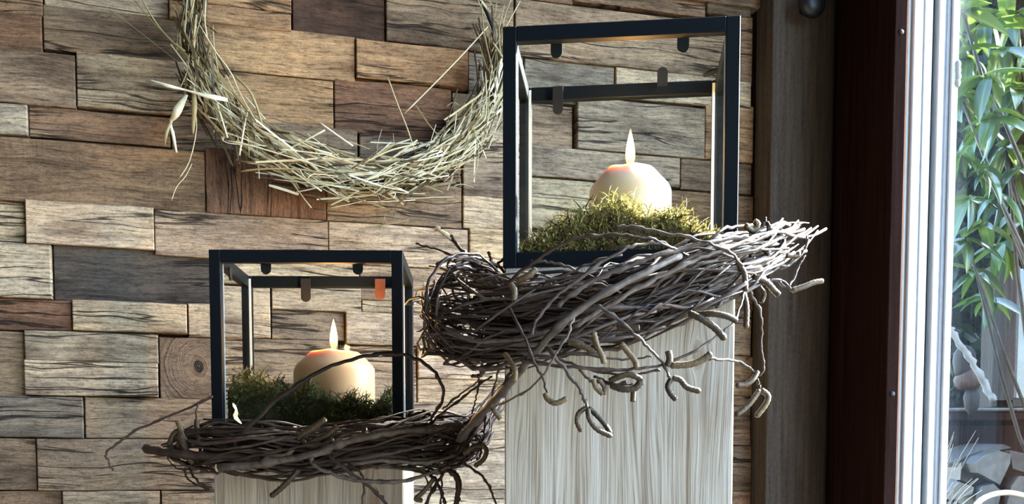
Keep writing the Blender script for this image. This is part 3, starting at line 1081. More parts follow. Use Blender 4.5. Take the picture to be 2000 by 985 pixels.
def bundle(root, path, count, stuffn, rr, seed, span=(.3, .85), mat=('twig', 'twig_dark'), twist=1.0, avoid=None):
    """path: (px, py, depth, half thickness) of the bundle's middle line; twigs run along it"""
    random.seed(seed)
    w = [(*at(p[0], p[1], p[2]), p[3]) for p in path]
    NS = 120
    sp = spline(w, NS)
    C = [Vector(q[:3]) for q in sp]
    Rr = [q[3] for q in sp]
    Fm = []
    for i in range(NS):
        t = (C[min(i + 1, NS - 1)] - C[max(i - 1, 0)]).normalized()
        a = Vector((0, 0, 1)); a = (a - t * a.dot(t)).normalized()
        Fm.append((a, t.cross(a)))
    stuff = MB()
    for k in range(count + stuffn):
        inner = k >= count
        L = random.uniform(*span)
        u0 = random.uniform(-.08, 1.02 - L * .75)
        u1 = u0 + L
        th0 = random.uniform(0, 2 * math.pi); tw = random.uniform(-1, 1) * 2.2 * twist
        rho = math.sqrt(random.random()) * (.75 if inner else 1.0)
        if not inner: rho = random.uniform(.55, 1.12)
        ph = random.uniform(0, 6.28)
        pts = []
        n = 14
        for i in range(n):
            u = u0 + (u1 - u0) * i / (n - 1)
            if u < -.02 or u > 1.0: 
                if u < 0: continue
                # beyond the end: run on straight
                j = NS - 1
                base = C[j] + (C[j] - C[j - 4]).normalized() * (u - 1) * .45
            else:
                j = max(0, min(NS - 1, int(u * (NS - 1)))); base = C[j]
            th = th0 + tw * (i / (n - 1)) + .25 * math.sin(ph + i)
            rr_ = Rr[j] * rho * (1 + .15 * math.sin(ph + i * .8))
            a, b = Fm[j]
            q = base + a * math.cos(th) * rr_ + b * math.sin(th) * rr_ + rv(.0011)
            if avoid: q = avoid(q)
            pts.append(q)
        if len(pts) < 5: continue
        r = random.uniform(*rr)
        if inner:
            rad = [r * (1 - .5 * i / (len(pts) - 1)) for i in range(len(pts))]
            stuff.tube(pts, rad, 5, random.random())
        else:
            if random.random() < .5: pts.reverse()
            o = twig_mesh(pts, r, r * .5).build('twig', M[mat[0] if random.random() < .5 else mat[1]])
            place(o, root)
    if stuffn:
        o = stuff.build('inner_twigs', M[mat[1]]); place(o, root)  # all in the darker bark: shade inside the wreath put into colour
        o['kind'] = 'stuff'


def loops(root, px, py, dep, rx, ry, n, mat, r=.0013, spread=1.0):
    """small curls of twig at the rounded end of a wreath"""
    for _ in range(n):
        a0 = random.uniform(0, 6.28); sw = random.uniform(1.6, 3.4)
        k = random.uniform(.75, 1.1)
        ox, oy, od = random.uniform(-.25, .25) * rx, random.uniform(-.2, .2) * ry, random.uniform(-.03, .03) * spread
        pts = []
        for i in range(5):
            a = a0 + sw * i / 4
            pts.append((px + ox + rx * k * math.cos(a), py + oy + ry * k * math.sin(a), dep + od + .02 * math.sin(a * 1.3)))
        twig(root, pts, r * random.uniform(.7, 1.3), None, mat)


# ---- wreath around the tall pedestal
cT = local_center(TALL)
RT = Matrix.Rotation(TALL['rz'], 3, 'Z'); RTi = RT.inverted()


def avoid_tall(q):
    """keep twigs outside pedestal and lantern"""
    l = RTi @ Vector((q.x - cT.x, q.y - cT.y, 0))
    hw, hd_ = LW / 2 + .004, LD / 2 + .004
    if abs(l.x) < hw and abs(l.y) < hd_:
        dx = hw - abs(l.x); dy = l.y + hd_
        if dy < dx or l.y < 0: l.y = -hd_
        else: l.x = math.copysign(hw, l.x)
        w = RT @ l
        q = Vector((cT.x + w.x, cT.y + w.y, q.z))
    return q


tw = empty('twig_wreath', at(1200, 620, .80))
tag(tw, 'thick birch twig wreath with catkins wrapped around the tall pedestal', 'wreath')
PT = [(985, 590, 1.06, .030), (915, 597, .995, .036), (893, 610, .92, .038), (912, 622, .852, .036), (985, 628, .818, .032),
      (1110, 614, .806, .027), (1210, 596, .806, .026), (1310, 562, .808, .025), (1400, 528, .814, .024), (1470, 500, .835, .021), (1512, 480, .86, .017)]
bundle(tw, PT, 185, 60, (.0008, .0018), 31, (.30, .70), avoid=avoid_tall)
random.seed(77)
# curls at the rounded left end
loops(tw, 912, 605, .86, 74, 88, 38, 'twig_dark', .0014)
# heavy branch that sweeps down to the lower wreath
twig(tw, [(1330, 500, .775), (1270, 528, .762), (1205, 560, .757), (1140, 600, .757), (1090, 640, .762), (1045, 690, .775), (1008, 735, .80), (975, 772, .835), (938, 812, .90), (905, 850, .97), (885, 880, 1.02), (872, 905, 1.05)],
     .0024, .0036, 'main_branch', 40, .0006, 8, 'main_branch')
for pts, r in [
    ([(985, 560, .80), (1030, 522, .79), (1080, 487, .785), (1130, 466, .782), (1185, 459, .78), (1245, 462, .78), (1300, 477, .785), (1345, 500, .79)], .0014),
    ([(1205, 444, .79), (1250, 446, .785), (1310, 458, .78), (1370, 470, .778), (1420, 490, .78), (1452, 520, .785)], .0014),
    ([(1040, 655, .765), (1050, 620, .765), (1085, 580, .765), (1140, 538, .765), (1195, 500, .768), (1240, 480, .772), (1285, 476, .778), (1320, 488, .785)], .0015),
    ([(1035, 512, .79), (1070, 513, .788), (1110, 522, .786), (1160, 543, .785), (1200, 562, .785)], .0012),
    ([(1085, 600, .77), (1140, 560, .77), (1200, 530, .77), (1270, 505, .772), (1340, 485, .778), (1400, 470, .785), (1460, 462, .80)], .0020),
    ([(1120, 640, .765), (1200, 590, .765), (1280, 545, .768), (1350, 512, .772), (1420, 485, .785), (1480, 462, .81)], .0019),
    ([(1060, 560, .785), (1110, 535, .782), (1160, 512, .78), (1215, 498, .78)], .0010),
    ([(982, 580, .79), (1010, 630, .77), (1040, 700, .762), (1062, 745, .762), (1068, 776, .765)], .0013),
    ([(1120, 615, .76), (1110, 650, .757), (1085, 695, .757), (1050, 745, .765), (1010, 775, .79), (960, 795, .84)], .0011),
    ([(1070, 680, .762), (1100, 715, .758), (1125, 750, .757), (1143, 782, .758), (1147, 796, .758)], .0015),
    ([(1165, 595, .757), (1215, 630, .755), (1260, 672, .755), (1290, 705, .756), (1308, 738, .757)], .0014),
    ([(1020, 705, .78), (1090, 715, .765), (1180, 722, .76), (1250, 720, .758), (1304, 712, .757)], .0016),
    ([(1010, 690, .78), (1080, 700, .77), (1150, 722, .765), (1230, 732, .762), (1290, 722, .76)], .0013),
    ([(1100, 690, .77), (1170, 697, .765), (1230, 702, .765), (1275, 697, .765)], .0011),
    ([(1040, 650, .775), (1130, 665, .77), (1220, 660, .77), (1300, 640, .775)], .0013),
    ([(1300, 708, .775), (1350, 690, .775), (1395, 662, .78), (1430, 632, .785), (1448, 590, .80), (1452, 560, .81)], .0012),
    ([(1130, 715, .765), (1150, 740, .765), (1190, 752, .765), (1225, 745, .765)], .0012),
    ([(1160, 735, .765), (1200, 752, .762), (1235, 752, .762)], .0012),
    # right end
    ([(1462, 570, .82), (1478, 592, .825), (1488, 630, .83), (1487, 680, .832), (1492, 715, .835), (1486, 735, .835)], .0013),
    ([(1383, 702, .80), (1420, 702, .812), (1446, 708, .825), (1465, 720, .83), (1478, 742, .835), (1484, 760, .835)], .0012),
    ([(1490, 530, .84), (1530, 522, .85), (1560, 502, .855), (1574, 480, .858), (1577, 462, .86)], .0014),
    ([(1515, 545, .845), (1540, 560, .85), (1560, 520, .855), (1572, 500, .857)], .0012),
    ([(1480, 560, .835), (1520, 545, .845), (1545, 568, .85)], .0013),
    ([(1440, 480, .82), (1470, 462, .835), (1490, 440, .84), (1496, 425, .84)], .0017),
    ([(1430, 500, .82), (1470, 480, .83), (1500, 455, .838), (1498, 432, .84)], .0018),
    ([(1450, 515, .82), (1500, 500, .84), (1530, 482, .85)], .0018),
    ([(1455, 535, .82), (1505, 520, .84), (1540, 520, .85)], .0016),
    ([(1465, 500, .825), (1510, 490, .84), (1525, 470, .845)], .0017),
    ([(1380, 560, .80), (1440, 535, .81), (1490, 525, .83)], .0018),
    ([(1400, 600, .80), (1435, 570, .81), (1462, 540, .82)], .0013),
    # left end stalks
    ([(862, 448, .90), (885, 470, .90), (915, 505, .89), (940, 535, .885), (965, 565, .87)], .0020),
    ([(812, 477, .93), (850, 486, .92), (895, 503, .91), (930, 520, .90), (965, 540, .88)], .0011),
    ([(954, 493, .90), (960, 512, .895), (957, 545, .89)], .0014),
    ([(985, 503, .90), (970, 520, .895), (962, 545, .89)], .0013),
    ([(876, 545, .90), (874, 518, .90), (885, 507, .90), (895, 520, .90), (910, 530, .90)], .0010),
    ([(905, 545, .90), (885, 545, .895), (862, 550, .89), (840, 570, .89), (845, 590, .885), (860, 605, .88)], .0018),
    ([(860, 600, .88), (835, 605, .885), (828, 622, .885), (850, 640, .88), (880, 655, .875)], .0012),
    ([(850, 610, .88), (838, 635, .88), (815, 648, .88)], .0007),
    ([(900, 640, .87), (880, 655, .868), (868, 672, .868), (862, 680, .868)], .0023),
    ([(885, 660, .86), (890, 690, .86), (900, 705, .86)], .0014),
    ([(895, 690, .855), (925, 715, .85), (950, 725, .845), (985, 720, .84)], .0014),
    ([(965, 690, .845), (945, 725, .85), (935, 735, .85), (922, 735, .85)], .0020),
    ([(975, 700, .845), (970, 740, .85), (962, 770, .86), (958, 800, .88)], .0010),
    ([(1000, 720, .80), (985, 750, .82), (970, 775, .84), (960, 800, .86)], .0014),
]:
    twig(tw, pts, r, r * .7, 'twig' if pts[0][0] > 1000 else 'twig_dark')  # left twigs get the darker bark, painting that side as shaded
# pale cut end of the left stalk
o = MB(); o.tube([at(850, 446, .90), at(858, 448, .90), at(884, 468, .90)], [.0030, .0021, .0021], 8)
o = o.build('cut_stub', M['cut_end']); place(o, tw)
for pts, r in [
    ([(1065, 768, .763), (1070, 780, .762), (1086, 788, .76), (1108, 778, .76)], .0026),
    ([(1144, 797, .758), (1130, 808, .757), (1127, 825, .757), (1136, 844, .757)], .0022),
    ([(1148, 798, .757), (1152, 820, .756), (1168, 840, .756), (1196, 853, .756)], .0024),
    ([(1148, 796, .759), (1166, 812, .759), (1182, 830, .759), (1193, 848, .759)], .0023),
    ([(1311, 740, .757), (1304, 755, .756), (1310, 770, .756), (1321, 782, .756)], .0025),
    ([(1313, 739, .757), (1328, 742, .757), (1342, 757, .757), (1369, 765, .757)], .0026),
    ([(1303, 716, .757), (1308, 702, .757), (1305, 685, .757)], .0030),
    ([(1308, 714, .757), (1345, 712, .757), (1372, 703, .757), (1390, 690, .757)], .0030),
    ([(1159, 648, .757), (1166, 675, .756), (1176, 695, .756), (1180, 711, .756)], .0026),
    ([(1212, 670, .757), (1228, 690, .756), (1240, 705, .756), (1244, 721, .756)], .0026),
    ([(1159, 741, .76), (1164, 757, .76), (1178, 771, .76)], .0023),
    ([(1170, 743, .76), (1180, 756, .76), (1180, 772, .76)], .0021),
    ([(1235, 752, .76), (1237, 768, .76), (1236, 786, .76)], .0024),
    ([(1190, 745, .76), (1205, 738, .758), (1228, 732, .757), (1252, 742, .757), (1250, 752, .757)], .0026),
    ([(1192, 752, .76), (1215, 760, .757), (1240, 758, .757), (1252, 745, .757)], .0030),
    ([(1110, 668, .76), (1130, 672, .758), (1162, 688, .757)], .0030),
    ([(1205, 640, .76), (1230, 642, .758), (1250, 640, .757)], .0028),
    ([(1345, 612, .765), (1368, 622, .762), (1395, 640, .762), (1417, 664, .762)], .0030),
    ([(1362, 615, .765), (1390, 613, .762), (1420, 618, .762), (1440, 628, .765)], .0028),
    ([(1452, 572, .81), (1458, 600, .808), (1457, 642, .808)], .0027),
    ([(1440, 512, .80), (1454, 535, .80), (1456, 570, .80)], .0026),
    ([(1480, 725, .833), (1470, 742, .83), (1455, 752, .828), (1437, 753, .826)], .0026),
    ([(1484, 762, .835), (1470, 782, .832), (1455, 798, .83), (1436, 812, .828)], .0028),
    ([(1486, 762, .835), (1500, 774, .835), (1494, 792, .835), (1476, 815, .835)], .0029),
    ([(1470, 540, .82), (1495, 550, .825), (1512, 568, .83), (1522, 578, .83)], .0030),
    ([(1482, 560, .83), (1492, 575, .83), (1486, 592, .83)], .0024),
    ([(1545, 568, .85), (1570, 560, .852), (1590, 552, .855), (1608, 549, .858)], .0027),
    ([(1455, 440, .83), (1470, 450, .835), (1480, 438, .835), (1472, 432, .835)], .0030),
    ([(1502, 440, .84), (1503, 458, .84), (1496, 475, .84)], .0028),
    ([(1505, 468, .845), (1525, 466, .847), (1524, 456, .847), (1510, 455, .847)], .0026),
    ([(1535, 500, .85), (1558, 500, .853), (1558, 492, .853)], .0022),
    ([(1472, 478, .83), (1488, 482, .828), (1502, 500, .828)], .0026),
    ([(1010, 548, .79), (1030, 540, .785), (1048, 525, .785)], .0030),
    ([(998, 555, .785), (1005, 570, .782), (1003, 590, .78)], .0028),
    ([(935, 555, .85), (955, 562, .845), (975, 560, .842)], .0034),
    ([(963, 780, .86), (965, 800, .858), (972, 812, .858), (978, 820, .858)], .0025),
    ([(985, 690, .79), (1005, 720, .78), (1005, 745, .78)], .0024),
]:
    catkin(tw, pts, r)

# ---- wreath in front of the small lantern
random.seed(91)
cS = local_center(SMALL)
RS = Matrix.Rotation(SMALL['rz'], 3, 'Z'); RSi = RS.inverted()


def avoid_small(q):
    l = RSi @ Vector((q.x - cS.x, q.y - cS.y, 0))
    hw, hd_ = LW / 2 + .004, LD / 2 + .004
    if abs(l.x) < hw and abs(l.y) < hd_:
        if l.y < 0.02: l.y = -hd_
        else: l.x = math.copysign(hw, l.x)
        w = RS @ l
        q = Vector((cS.x + w.x, cS.y + w.y, q.z))
    return q


sw = empty('twig_wreath', at(620, 885, 1.0))
tag(sw, 'low birch twig wreath with cut stem lying before the shorter pedestal', 'wreath')
PS = [(335, 872, 1.06, .010), (400, 876, 1.01, .022), (500, 882, .985, .024), (620, 884, .98, .022), (740, 872, .985, .022), (835, 862, 1.0, .026), (900, 860, 1.03, .026), (935, 825, 1.06, .014)]
bundle(sw, PS, 105, 45, (.0010, .0022), 51, (.35, .8), avoid=avoid_small)
random.seed(123)
loops(sw, 870, 875, 1.0, 60, 42, 16, 'twig_dark', .0015)
loops(sw, 370, 880, 1.02, 40, 38, 8, 'twig_dark', .0014)
for pts, r, mt in [
    ([(284, 877, 1.02), (320, 884, 1.0), (370, 890, .985), (440, 892, .975), (520, 896, .97), (600, 890, .965)], .0046, 'twig_dark'),
    ([(425, 914, .965), (470, 912, .955), (540, 902, .95), (610, 888, .947), (680, 862, .947), (760, 846, .95), (840, 838, .965), (900, 830, .99)], .0040, 'twig'),
    ([(450, 882, .97), (475, 845, .965), (520, 800, .96), (570, 760, .955), (640, 718, .953), (710, 697, .953), (765, 692, .955), (815, 702, .96), (850, 728, .965), (866, 765, .97), (860, 790, .975), (840, 822, .98)], .0019, 'twig_dark'),
    ([(450, 900, .96), (550, 880, .955), (620, 868, .955), (700, 850, .96), (715, 838, .96)], .0016, 'twig_dark'),
    ([(635, 880, .95), (660, 905, .945), (700, 935, .945), (740, 968, .945), (760, 995, .945)], .0017, 'twig_dark'),
    ([(640, 878, .952), (610, 892, .948), (615, 910, .945), (660, 930, .945), (720, 942, .945), (790, 940, .95), (840, 924, .955), (880, 912, .96)], .0020, 'twig'),
    ([(680, 905, .955), (705, 925, .95), (710, 955, .95), (706, 990, .95)], .0011, 'twig_dark'),
    ([(600, 905, .955), (700, 895, .95), (790, 880, .955), (870, 862, .97)], .0024, 'twig'),
    ([(650, 912, .955), (740, 900, .955), (830, 905, .96), (890, 890, .97)], .0022, 'twig'),
    ([(560, 872, .965), (650, 856, .96), (740, 852, .96), (830, 850, .97)], .0020, 'twig_dark'),
    # right side, towards the upper wreath
    ([(838, 828, .985), (880, 795, .97), (925, 760, .95), (960, 735, .93)], .0012, 'twig_dark'),
    ([(865, 800, .97), (900, 770, .965), (940, 742, .94)], .0010, 'twig_dark'),
    ([(795, 812, 1.0), (830, 806, 1.0), (845, 818, .99), (830, 830, .98)], .0018, 'twig_dark'),
    ([(935, 740, .95), (930, 775, .96), (922, 808, .97)], .0009, 'twig_dark'),
    ([(945, 800, .98), (946, 840, .975), (940, 870, .97)], .0009, 'twig_dark'),
    ([(945, 800, .98), (925, 840, .98), (900, 880, .975), (875, 910, .97), (850, 950, .965), (830, 990, .96)], .0020, 'twig_dark'),
    ([(905, 905, .97), (935, 925, .965), (955, 950, .965), (968, 985, .965)], .0014, 'twig_dark'),
    ([(835, 920, .965), (855, 945, .96), (870, 985, .96)], .0020, 'twig_dark'),
    ([(870, 915, .97), (890, 930, .965), (895, 955, .965), (892, 990, .965)], .0026, 'twig_dark'),
    ([(850, 905, .96), (862, 930, .955), (860, 990, .955)], .0012, 'twig_dark'),
    ([(790, 870, .97), (800, 900, .965), (830, 930, .96), (845, 965, .96)], .0010, 'twig_dark'),
    ([(905, 830, 1.0), (935, 812, 1.0), (950, 800, .99), (940, 825, .99)], .0016, 'twig_dark'),
    # left side
    ([(415, 775, 1.02), (370, 797, 1.02), (320, 818, 1.02), (265, 842, 1.02), (225, 870, 1.02), (207, 885, 1.02), (212, 902, 1.02), (220, 918, 1.02)], .0012, 'twig_dark'),
    ([(388, 787, 1.02), (382, 812, 1.01), (386, 838, 1.0)], .0010, 'twig'),
    ([(330, 890, 1.0), (360, 908, .99), (400, 920, .985), (430, 925, .98)], .0014, 'twig_dark'),
    ([(365, 900, .995), (375, 925, .99), (392, 945, .985), (415, 954, .985)], .0013, 'twig_dark'),
    ([(362, 915, .99), (370, 940, .985), (412, 958, .985)], .0011, 'twig_dark'),
]:
    twig(sw, pts, r, r * .75, mt)
o = MB(); o.tube([at(426, 914.5, .9645), at(423, 915, .9648)], [.0040, .0038], 10)
o = o.build('cut_stub', M['cut_end']); place(o, sw)
for pts, r in [
    ([(583, 918, .953), (568, 935, .95), (548, 955, .95), (528, 971, .95)], .0032),
    ([(583, 855, .962), (600, 843, .958), (620, 830, .955), (637, 818, .955)], .0034),
    ([(600, 866, .96), (620, 858, .956), (642, 848, .954), (659, 832, .954)], .0034),
    ([(590, 860, .96), (605, 872, .956), (630, 870, .954), (652, 857, .954)], .0030),
    ([(520, 888, .96), (545, 892, .957), (562, 888, .957), (572, 876, .957)], .0030),
    ([(330, 872, 1.0), (338, 850, 1.0), (350, 842, 1.0), (358, 855, .998), (345, 875, .998)], .0032),
    ([(347, 822, .998), (355, 842, .996), (362, 862, .994)], .0034),
    ([(352, 850, .994), (360, 870, .99), (370, 895, .988), (378, 905, .988)], .0036),
    ([(362, 843, .996), (382, 845, .994), (388, 862, .992), (372, 872, .992)], .0036),
    ([(385, 820, 1.0), (384, 832, .998), (388, 845, .996)], .0030),
    ([(940, 868, .965), (950, 880, .963), (944, 898, .962), (926, 912, .962)], .0028),
    ([(940, 870, .965), (925, 873, .965), (905, 888, .965)], .0026),
    ([(848, 935, .955), (828, 960, .952), (812, 975, .952), (826, 978, .952)], .0026),
    ([(890, 925, .962), (897, 945, .96), (893, 972, .96), (890, 990, .96)], .0030),
]:
    catkin(sw, pts, r)
# small pale dead leaf in the moss
mb = MB()
pts = spline([tuple(at(455, 788, .96)), tuple(at(462, 803, .955)), tuple(at(460, 815, .953)), tuple(at(472, 828, .955))], 8)
mb.ribbon([Vector(p) for p in pts], [.001, .003, .002, .0035, .0045, .004, .0025, .0008], Vector((.3, -.8, .4)), .8)
o = mb.build('dry_leaf', M['straw']); place(o, sw)

# ================================================================== STRAW WREATH ON THE WALL
random.seed(8)
TS = 0.040
sc_, zc_ = on_wall(672, 88, TS)
s_a, _ = on_wall(372, 88, TS); s_b, _ = on_wall(970, 88, TS)
rx = (s_b - s_a) / 2
sc_ = (s_a + s_b) / 2
_, z_b = on_wall(672, 352, TS)
rz_ = zc_ - z_b
st = empty('straw_wreath', wl_pt(sc_, TS, zc_), WROT)
tag(st, 'crescent wreath of dry straw on a black ring hanging on the planks', 'wreath')
# in the wreath's own frame: x along wall, y into wall, z up
ringpts = [(rx * math.cos(a), .0, rz_ * math.sin(a)) for a in [2 * math.pi * i / 72 for i in range(73)]]
mb = MB(); mb.tube(ringpts, .0030, 8, .5, False)
mb.build('ring', M['ring'], st)
mb = MB(); mb.lathe([(.003, 0), (.003, .045), (.006, .046), (.006, .049)], 12)
o = mb.build('nail', M['ring'], st, (0, TS - .012, rz_ - .006)); o.rotation_euler = (R(90), 0, 0)


def arc(u, ro=0.0):
    a = R(165) + (R(388) - R(165)) * u       # from upper left, down and round to the right
    return Vector(((rx + ro) * math.cos(a), 0, (rz_ + ro) * math.sin(a))), Vector((-rx * math.sin(a), 0, rz_ * math.cos(a))).normalized(), Vector((math.cos(a), 0, math.sin(a)))


def straw_pts(u, L, ang, off, dep, bow=.15):
    p, t, nrm = arc(u, off)
    d = (t * math.cos(ang) + nrm * math.sin(ang)).normalized()
    pts = []
    q = p + Vector((0, dep, 0)) - d * L * .5
    for i in range(6):
        pts.append(q.copy())
        # follow the curve a little
        d = (d + (-nrm) * bow * .35 + Vector((random.uniform(-.04, .04), random.uniform(-.05, .05), random.uniform(-.04, .04)))).normalized()
        q = q + d * L / 5
    for k in pts:
        k.y = max(-.045, min(.022, k.y))
    return pts


mb = MB()
for k in range(1350):
    u = random.random() ** .92
    dens = 1.0 if u < .72 else max(.10, 1 - (u - .72) * 6)
    if u < .14: dens = .35
    if random.random() > dens: continue
    thick = (.011 + .017 * math.sin(math.pi * min(1, max(0, (u - .02) / .9))))
    off = random.gauss(0, .52) * thick
    dep = random.gauss(-.006, .5 * thick)
    ang = random.gauss(0.05, .42 if random.random() < .5 else .2)
    L = random.uniform(.022, .075)
    w = random.choice((.0010, .0014, .0018, .0024, .0032))
    a = random.choice((random.uniform(.75, 1.0), random.uniform(.75, 1.0), random.uniform(.4, .75), random.uniform(.0, .35)))
    a = max(0, a - (.55 if dep > .001 else 0) - (.40 if u < .17 and random.random() < .7 else 0))  # strands nearer the wall darkened as painted shade; upper left end browner
    pts = straw_pts(u, L, ang, off, dep, random.uniform(-.03, .07))
    if random.random() < .6:
        mb.ribbon(pts, [w * .8, w, w, w, w * .95, w * .8], rv(.8) + Vector((0, -1, 0)), a)
    else:
        mb.tube(pts, [w * .36] * 6, 5, a, True)
# stems in the core, dark to paint the shade inside the bundle
for k in range(170):
    u = random.random() * .9
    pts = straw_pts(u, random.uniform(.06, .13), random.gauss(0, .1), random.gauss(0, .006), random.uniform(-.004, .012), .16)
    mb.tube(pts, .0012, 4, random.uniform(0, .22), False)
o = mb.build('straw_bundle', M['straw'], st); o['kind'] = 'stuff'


def wpt(px, py, t):
    s, z = on_wall(px, py, t)
    return Vector((s - sc_, -(t - TS), z - zc_))


STR = [
    # long single stalks (px, py, distance off the wall), width m, lightness
    ([(790, 222, .06), (850, 162, .06), (905, 105, .06), (953, 52, .05)], .0030, .85),
    ([(757, 150, .06), (775, 200, .06), (795, 250, .06), (810, 295, .055)], .0028, .8),
    ([(812, 205, .06), (835, 240, .06), (865, 275, .055)], .0022, .55),
    ([(735, 310, .06), (738, 280, .06), (746, 252, .065)], .0013, .75),
    ([(770, 285, .06), (768, 260, .06)], .0010, .75),
    ([(560, 262, .07), (610, 290, .075), (660, 310, .075), (712, 325, .07)], .0042, .75),
    ([(708, 320, .07), (760, 295, .075), (812, 282, .07)], .0034, .8),
    ([(440, 275, .08), (480, 282, .085), (560, 305, .08), (640, 330, .075)], .0028, .85),
    ([(432, 267, .085), (447, 280, .085), (520, 285, .08)], .0018, .85),
    ([(470, 335, .07), (520, 330, .075), (590, 332, .075), (640, 340, .07)], .0040, .45),
    ([(585, 330, .08), (598, 350, .085), (612, 340, .085), (660, 345, .08)], .0020, .85),
    ([(388, 45, .08), (420, 100, .085), (450, 140, .085), (470, 185, .08), (490, 220, .075), (505, 245, .07)], .0034, .85),
    ([(455, 145, .08), (485, 175, .085), (500, 205, .08), (512, 245, .07)], .0060, .5),
    ([(402, 0, .07), (400, 40, .07), (405, 75, .07)], .0032, .8),
    ([(395, 20, .07), (388, 50, .07), (375, 90, .07)], .0030, .35),
    ([(378, 200, .06), (384, 250, .06), (370, 315, .06), (350, 348, .06)], .0024, .75),
    ([(375, 320, .06), (362, 345, .06), (345, 365, .06), (335, 392, .06)], .0018, .8),
    ([(370, 105, .07), (365, 140, .07), (352, 172, .07)], .0018, .5),
    ([(262, 0, .05), (300, 45, .055), (340, 85, .06), (368, 110, .06)], .0024, .35),
    ([(275, -5, .05), (305, 45, .055), (335, 80, .06), (362, 100, .06)], .0034, .5),
    ([(180, 0, .04), (210, 15, .045), (270, 60, .05), (340, 115, .055), (380, 145, .055)], .0011, .5),
    ([(200, 25, .04), (232, 30, .045)], .0010, .4),
    ([(940, 0, .06), (945, 60, .06), (960, 130, .06), (970, 180, .06), (972, 200, .06)], .0026, .55),
    ([(936, 85, .06), (950, 130, .06), (968, 155, .06)], .0020, .45),
    ([(948, 140, .07), (950, 200, .07), (945, 235, .07), (920, 255, .07)], .0030, .8),
    ([(985, 10, .05), (975, 60, .055), (978, 110, .055)], .0022, .7),
    ([(998, 0, .05), (985, 35, .055), (980, 90, .055)], .0022, .75),
    ([(1000, 25, .05), (992, 45, .055)], .0016, .7),
    ([(970, 5, .05), (968, 35, .05), (985, 20, .05)], .0014, .7),
    ([(895, 205, .06), (885, 200, .06), (872, 208, .06)], .0016, .7),
    ([(925, 250, .07), (935, 300, .075), (925, 350, .07)], .0022, .7),
    ([(880, 320, .07), (890, 345, .07), (890, 365, .07)], .0014, .2),
    ([(735, 375, .06), (742, 390, .06), (748, 400, .06)], .0014, .6),
    ([(690, 370, .06), (687, 385, .06)], .0010, .6),
    ([(752, 420, .03), (746, 445, .03), (738, 480, .03)], .0012, .6),
    ([(760, 378, .07), (772, 378, .07), (768, 388, .07)], .0028, .95),
    ([(885, 365, .07), (900, 360, .07), (925, 366, .07)], .0020, .7),
]
for pts, w, a in STR:
    sp = [Vector(q) for q in spline([tuple(wpt(*p)) for p in pts], 10)]
    mb = MB()
    mb.tube(sp, [w * .5 * (.6 if i in (0, 9) else 1) for i in range(10)], 6, a, True, .55)
    mb.build('straw_stalk', M['straw'], st)
# broad dry blades on the left
for pts, wd, a in [
    ([(290, 155, .07), (312, 162, .075), (330, 168, .08), (360, 175, .08), (395, 185, .085), (420, 190, .085), (445, 195, .08)], [.001, .003, .0045, .002, .004, .006, .004], .95),
    ([(365, 185, .07), (350, 210, .075), (342, 225, .075), (333, 240, .07), (338, 262, .07), (345, 298, .07)], [.003, .009, .008, .003, .004, .002], .85),
    ([(333, 240, .07), (325, 260, .07), (322, 285, .065)], [.003, .004, .001], .45),
    ([(378, 172, .08), (380, 205, .08), (378, 235, .075), (377, 262, .07)], [.004, .006, .005, .002], .4),
]:
    sp = [Vector(q) for q in spline([tuple(wpt(*p)) for p in pts], 14)]
    ww = [q[0] for q in spline([(w,) for w in wd], 14)]
    mb = MB(); mb.ribbon(sp, ww, Vector((.2, -1, .15)), a)
    o = mb.build('straw_blade', M['straw'], st)
    md = o.modifiers.new('thickness', 'SOLIDIFY'); md.thickness = .0006

# ================================================================== THE GARDEN
random.seed(40)
gm = MB()
gm.box(-6, 14, -6, 16, -.12, -.02)
g = gm.build('ground', simple('garden_soil', (0.06, 0.045, 0.03), .95, .1, 8, .5, .5, .02))
tag(g, 'dark garden soil outside the window', 'ground', kind='structure')


def make_leafmat(name, c1, c2, c3):
    t = NT(name)
    p = t.obj()
    sep = t.new('ShaderNodeSeparateXYZ'); t.link(p, sep.inputs[0])
    vein = t.ramp(t.math('ABSOLUTE', sep.outputs[1]), [(0.0, 0.7), (0.0016, 0.0)])
    nz = t.noise(p, 60.0, 3.0)
    f = t.math('ADD', t.math('MULTIPLY', t.info('Random'), .65), t.math('MULTIPLY', nz, .35))
    c = t.ramp(f, [(0.15, c1), (0.5, c2), (0.92, c3)])
    c = t.mix(vein, c, tuple(min(1, q * 1.6) for q in c3))
    b = t.bsdf(c, .23, .65, nz, .15, .001)
    tl = t.new('ShaderNodeBsdfTranslucent'); t.link(t.mix(.5, c, (0.22, 0.32, 0.03)), tl.inputs[0])
    mx = t.new('ShaderNodeMixShader'); mx.inputs[0].default_value = .25
    t.link(b.outputs[0], mx.inputs[1]); t.link(tl.outputs[0], mx.inputs[2]); t.link(mx.outputs[0], t.out.inputs[0])
    return t.m


M['leaf'] = make_leafmat('glossy_leaf', (0.012, 0.032, 0.011), (0.026, 0.062, 0.018), (0.070, 0.125, 0.026))
M['branch'] = make_bark('shrub_branch', (0.012, 0.010, 0.008), (0.035, 0.030, 0.024), (0.09, 0.08, 0.065), 60)


def leaf_mesh(L, W, bend, fold):
    mb = MB(); V = []; Fc = []
    n = 7
    for i in range(n):
        u = i / (n - 1)
        w = W * math.sin(math.pi * (.06 + .90 * u) ** .85) * .5
        if i == n - 1: w = W * .03
        z = -bend * u * u * L
        for s in (-1, 0, 1):
            V.append((L * u, s * w, z + abs(s) * w * fold))
    for i in range(n - 1):
        for s in (0, 1):
            b = i * 3 + s
            Fc.append((b, b + 1, b + 4, b + 3))
    mb.add(V, Fc, .5, True)
    me = mb.mesh('leaf'); me.materials.append(M['leaf'])
    return me


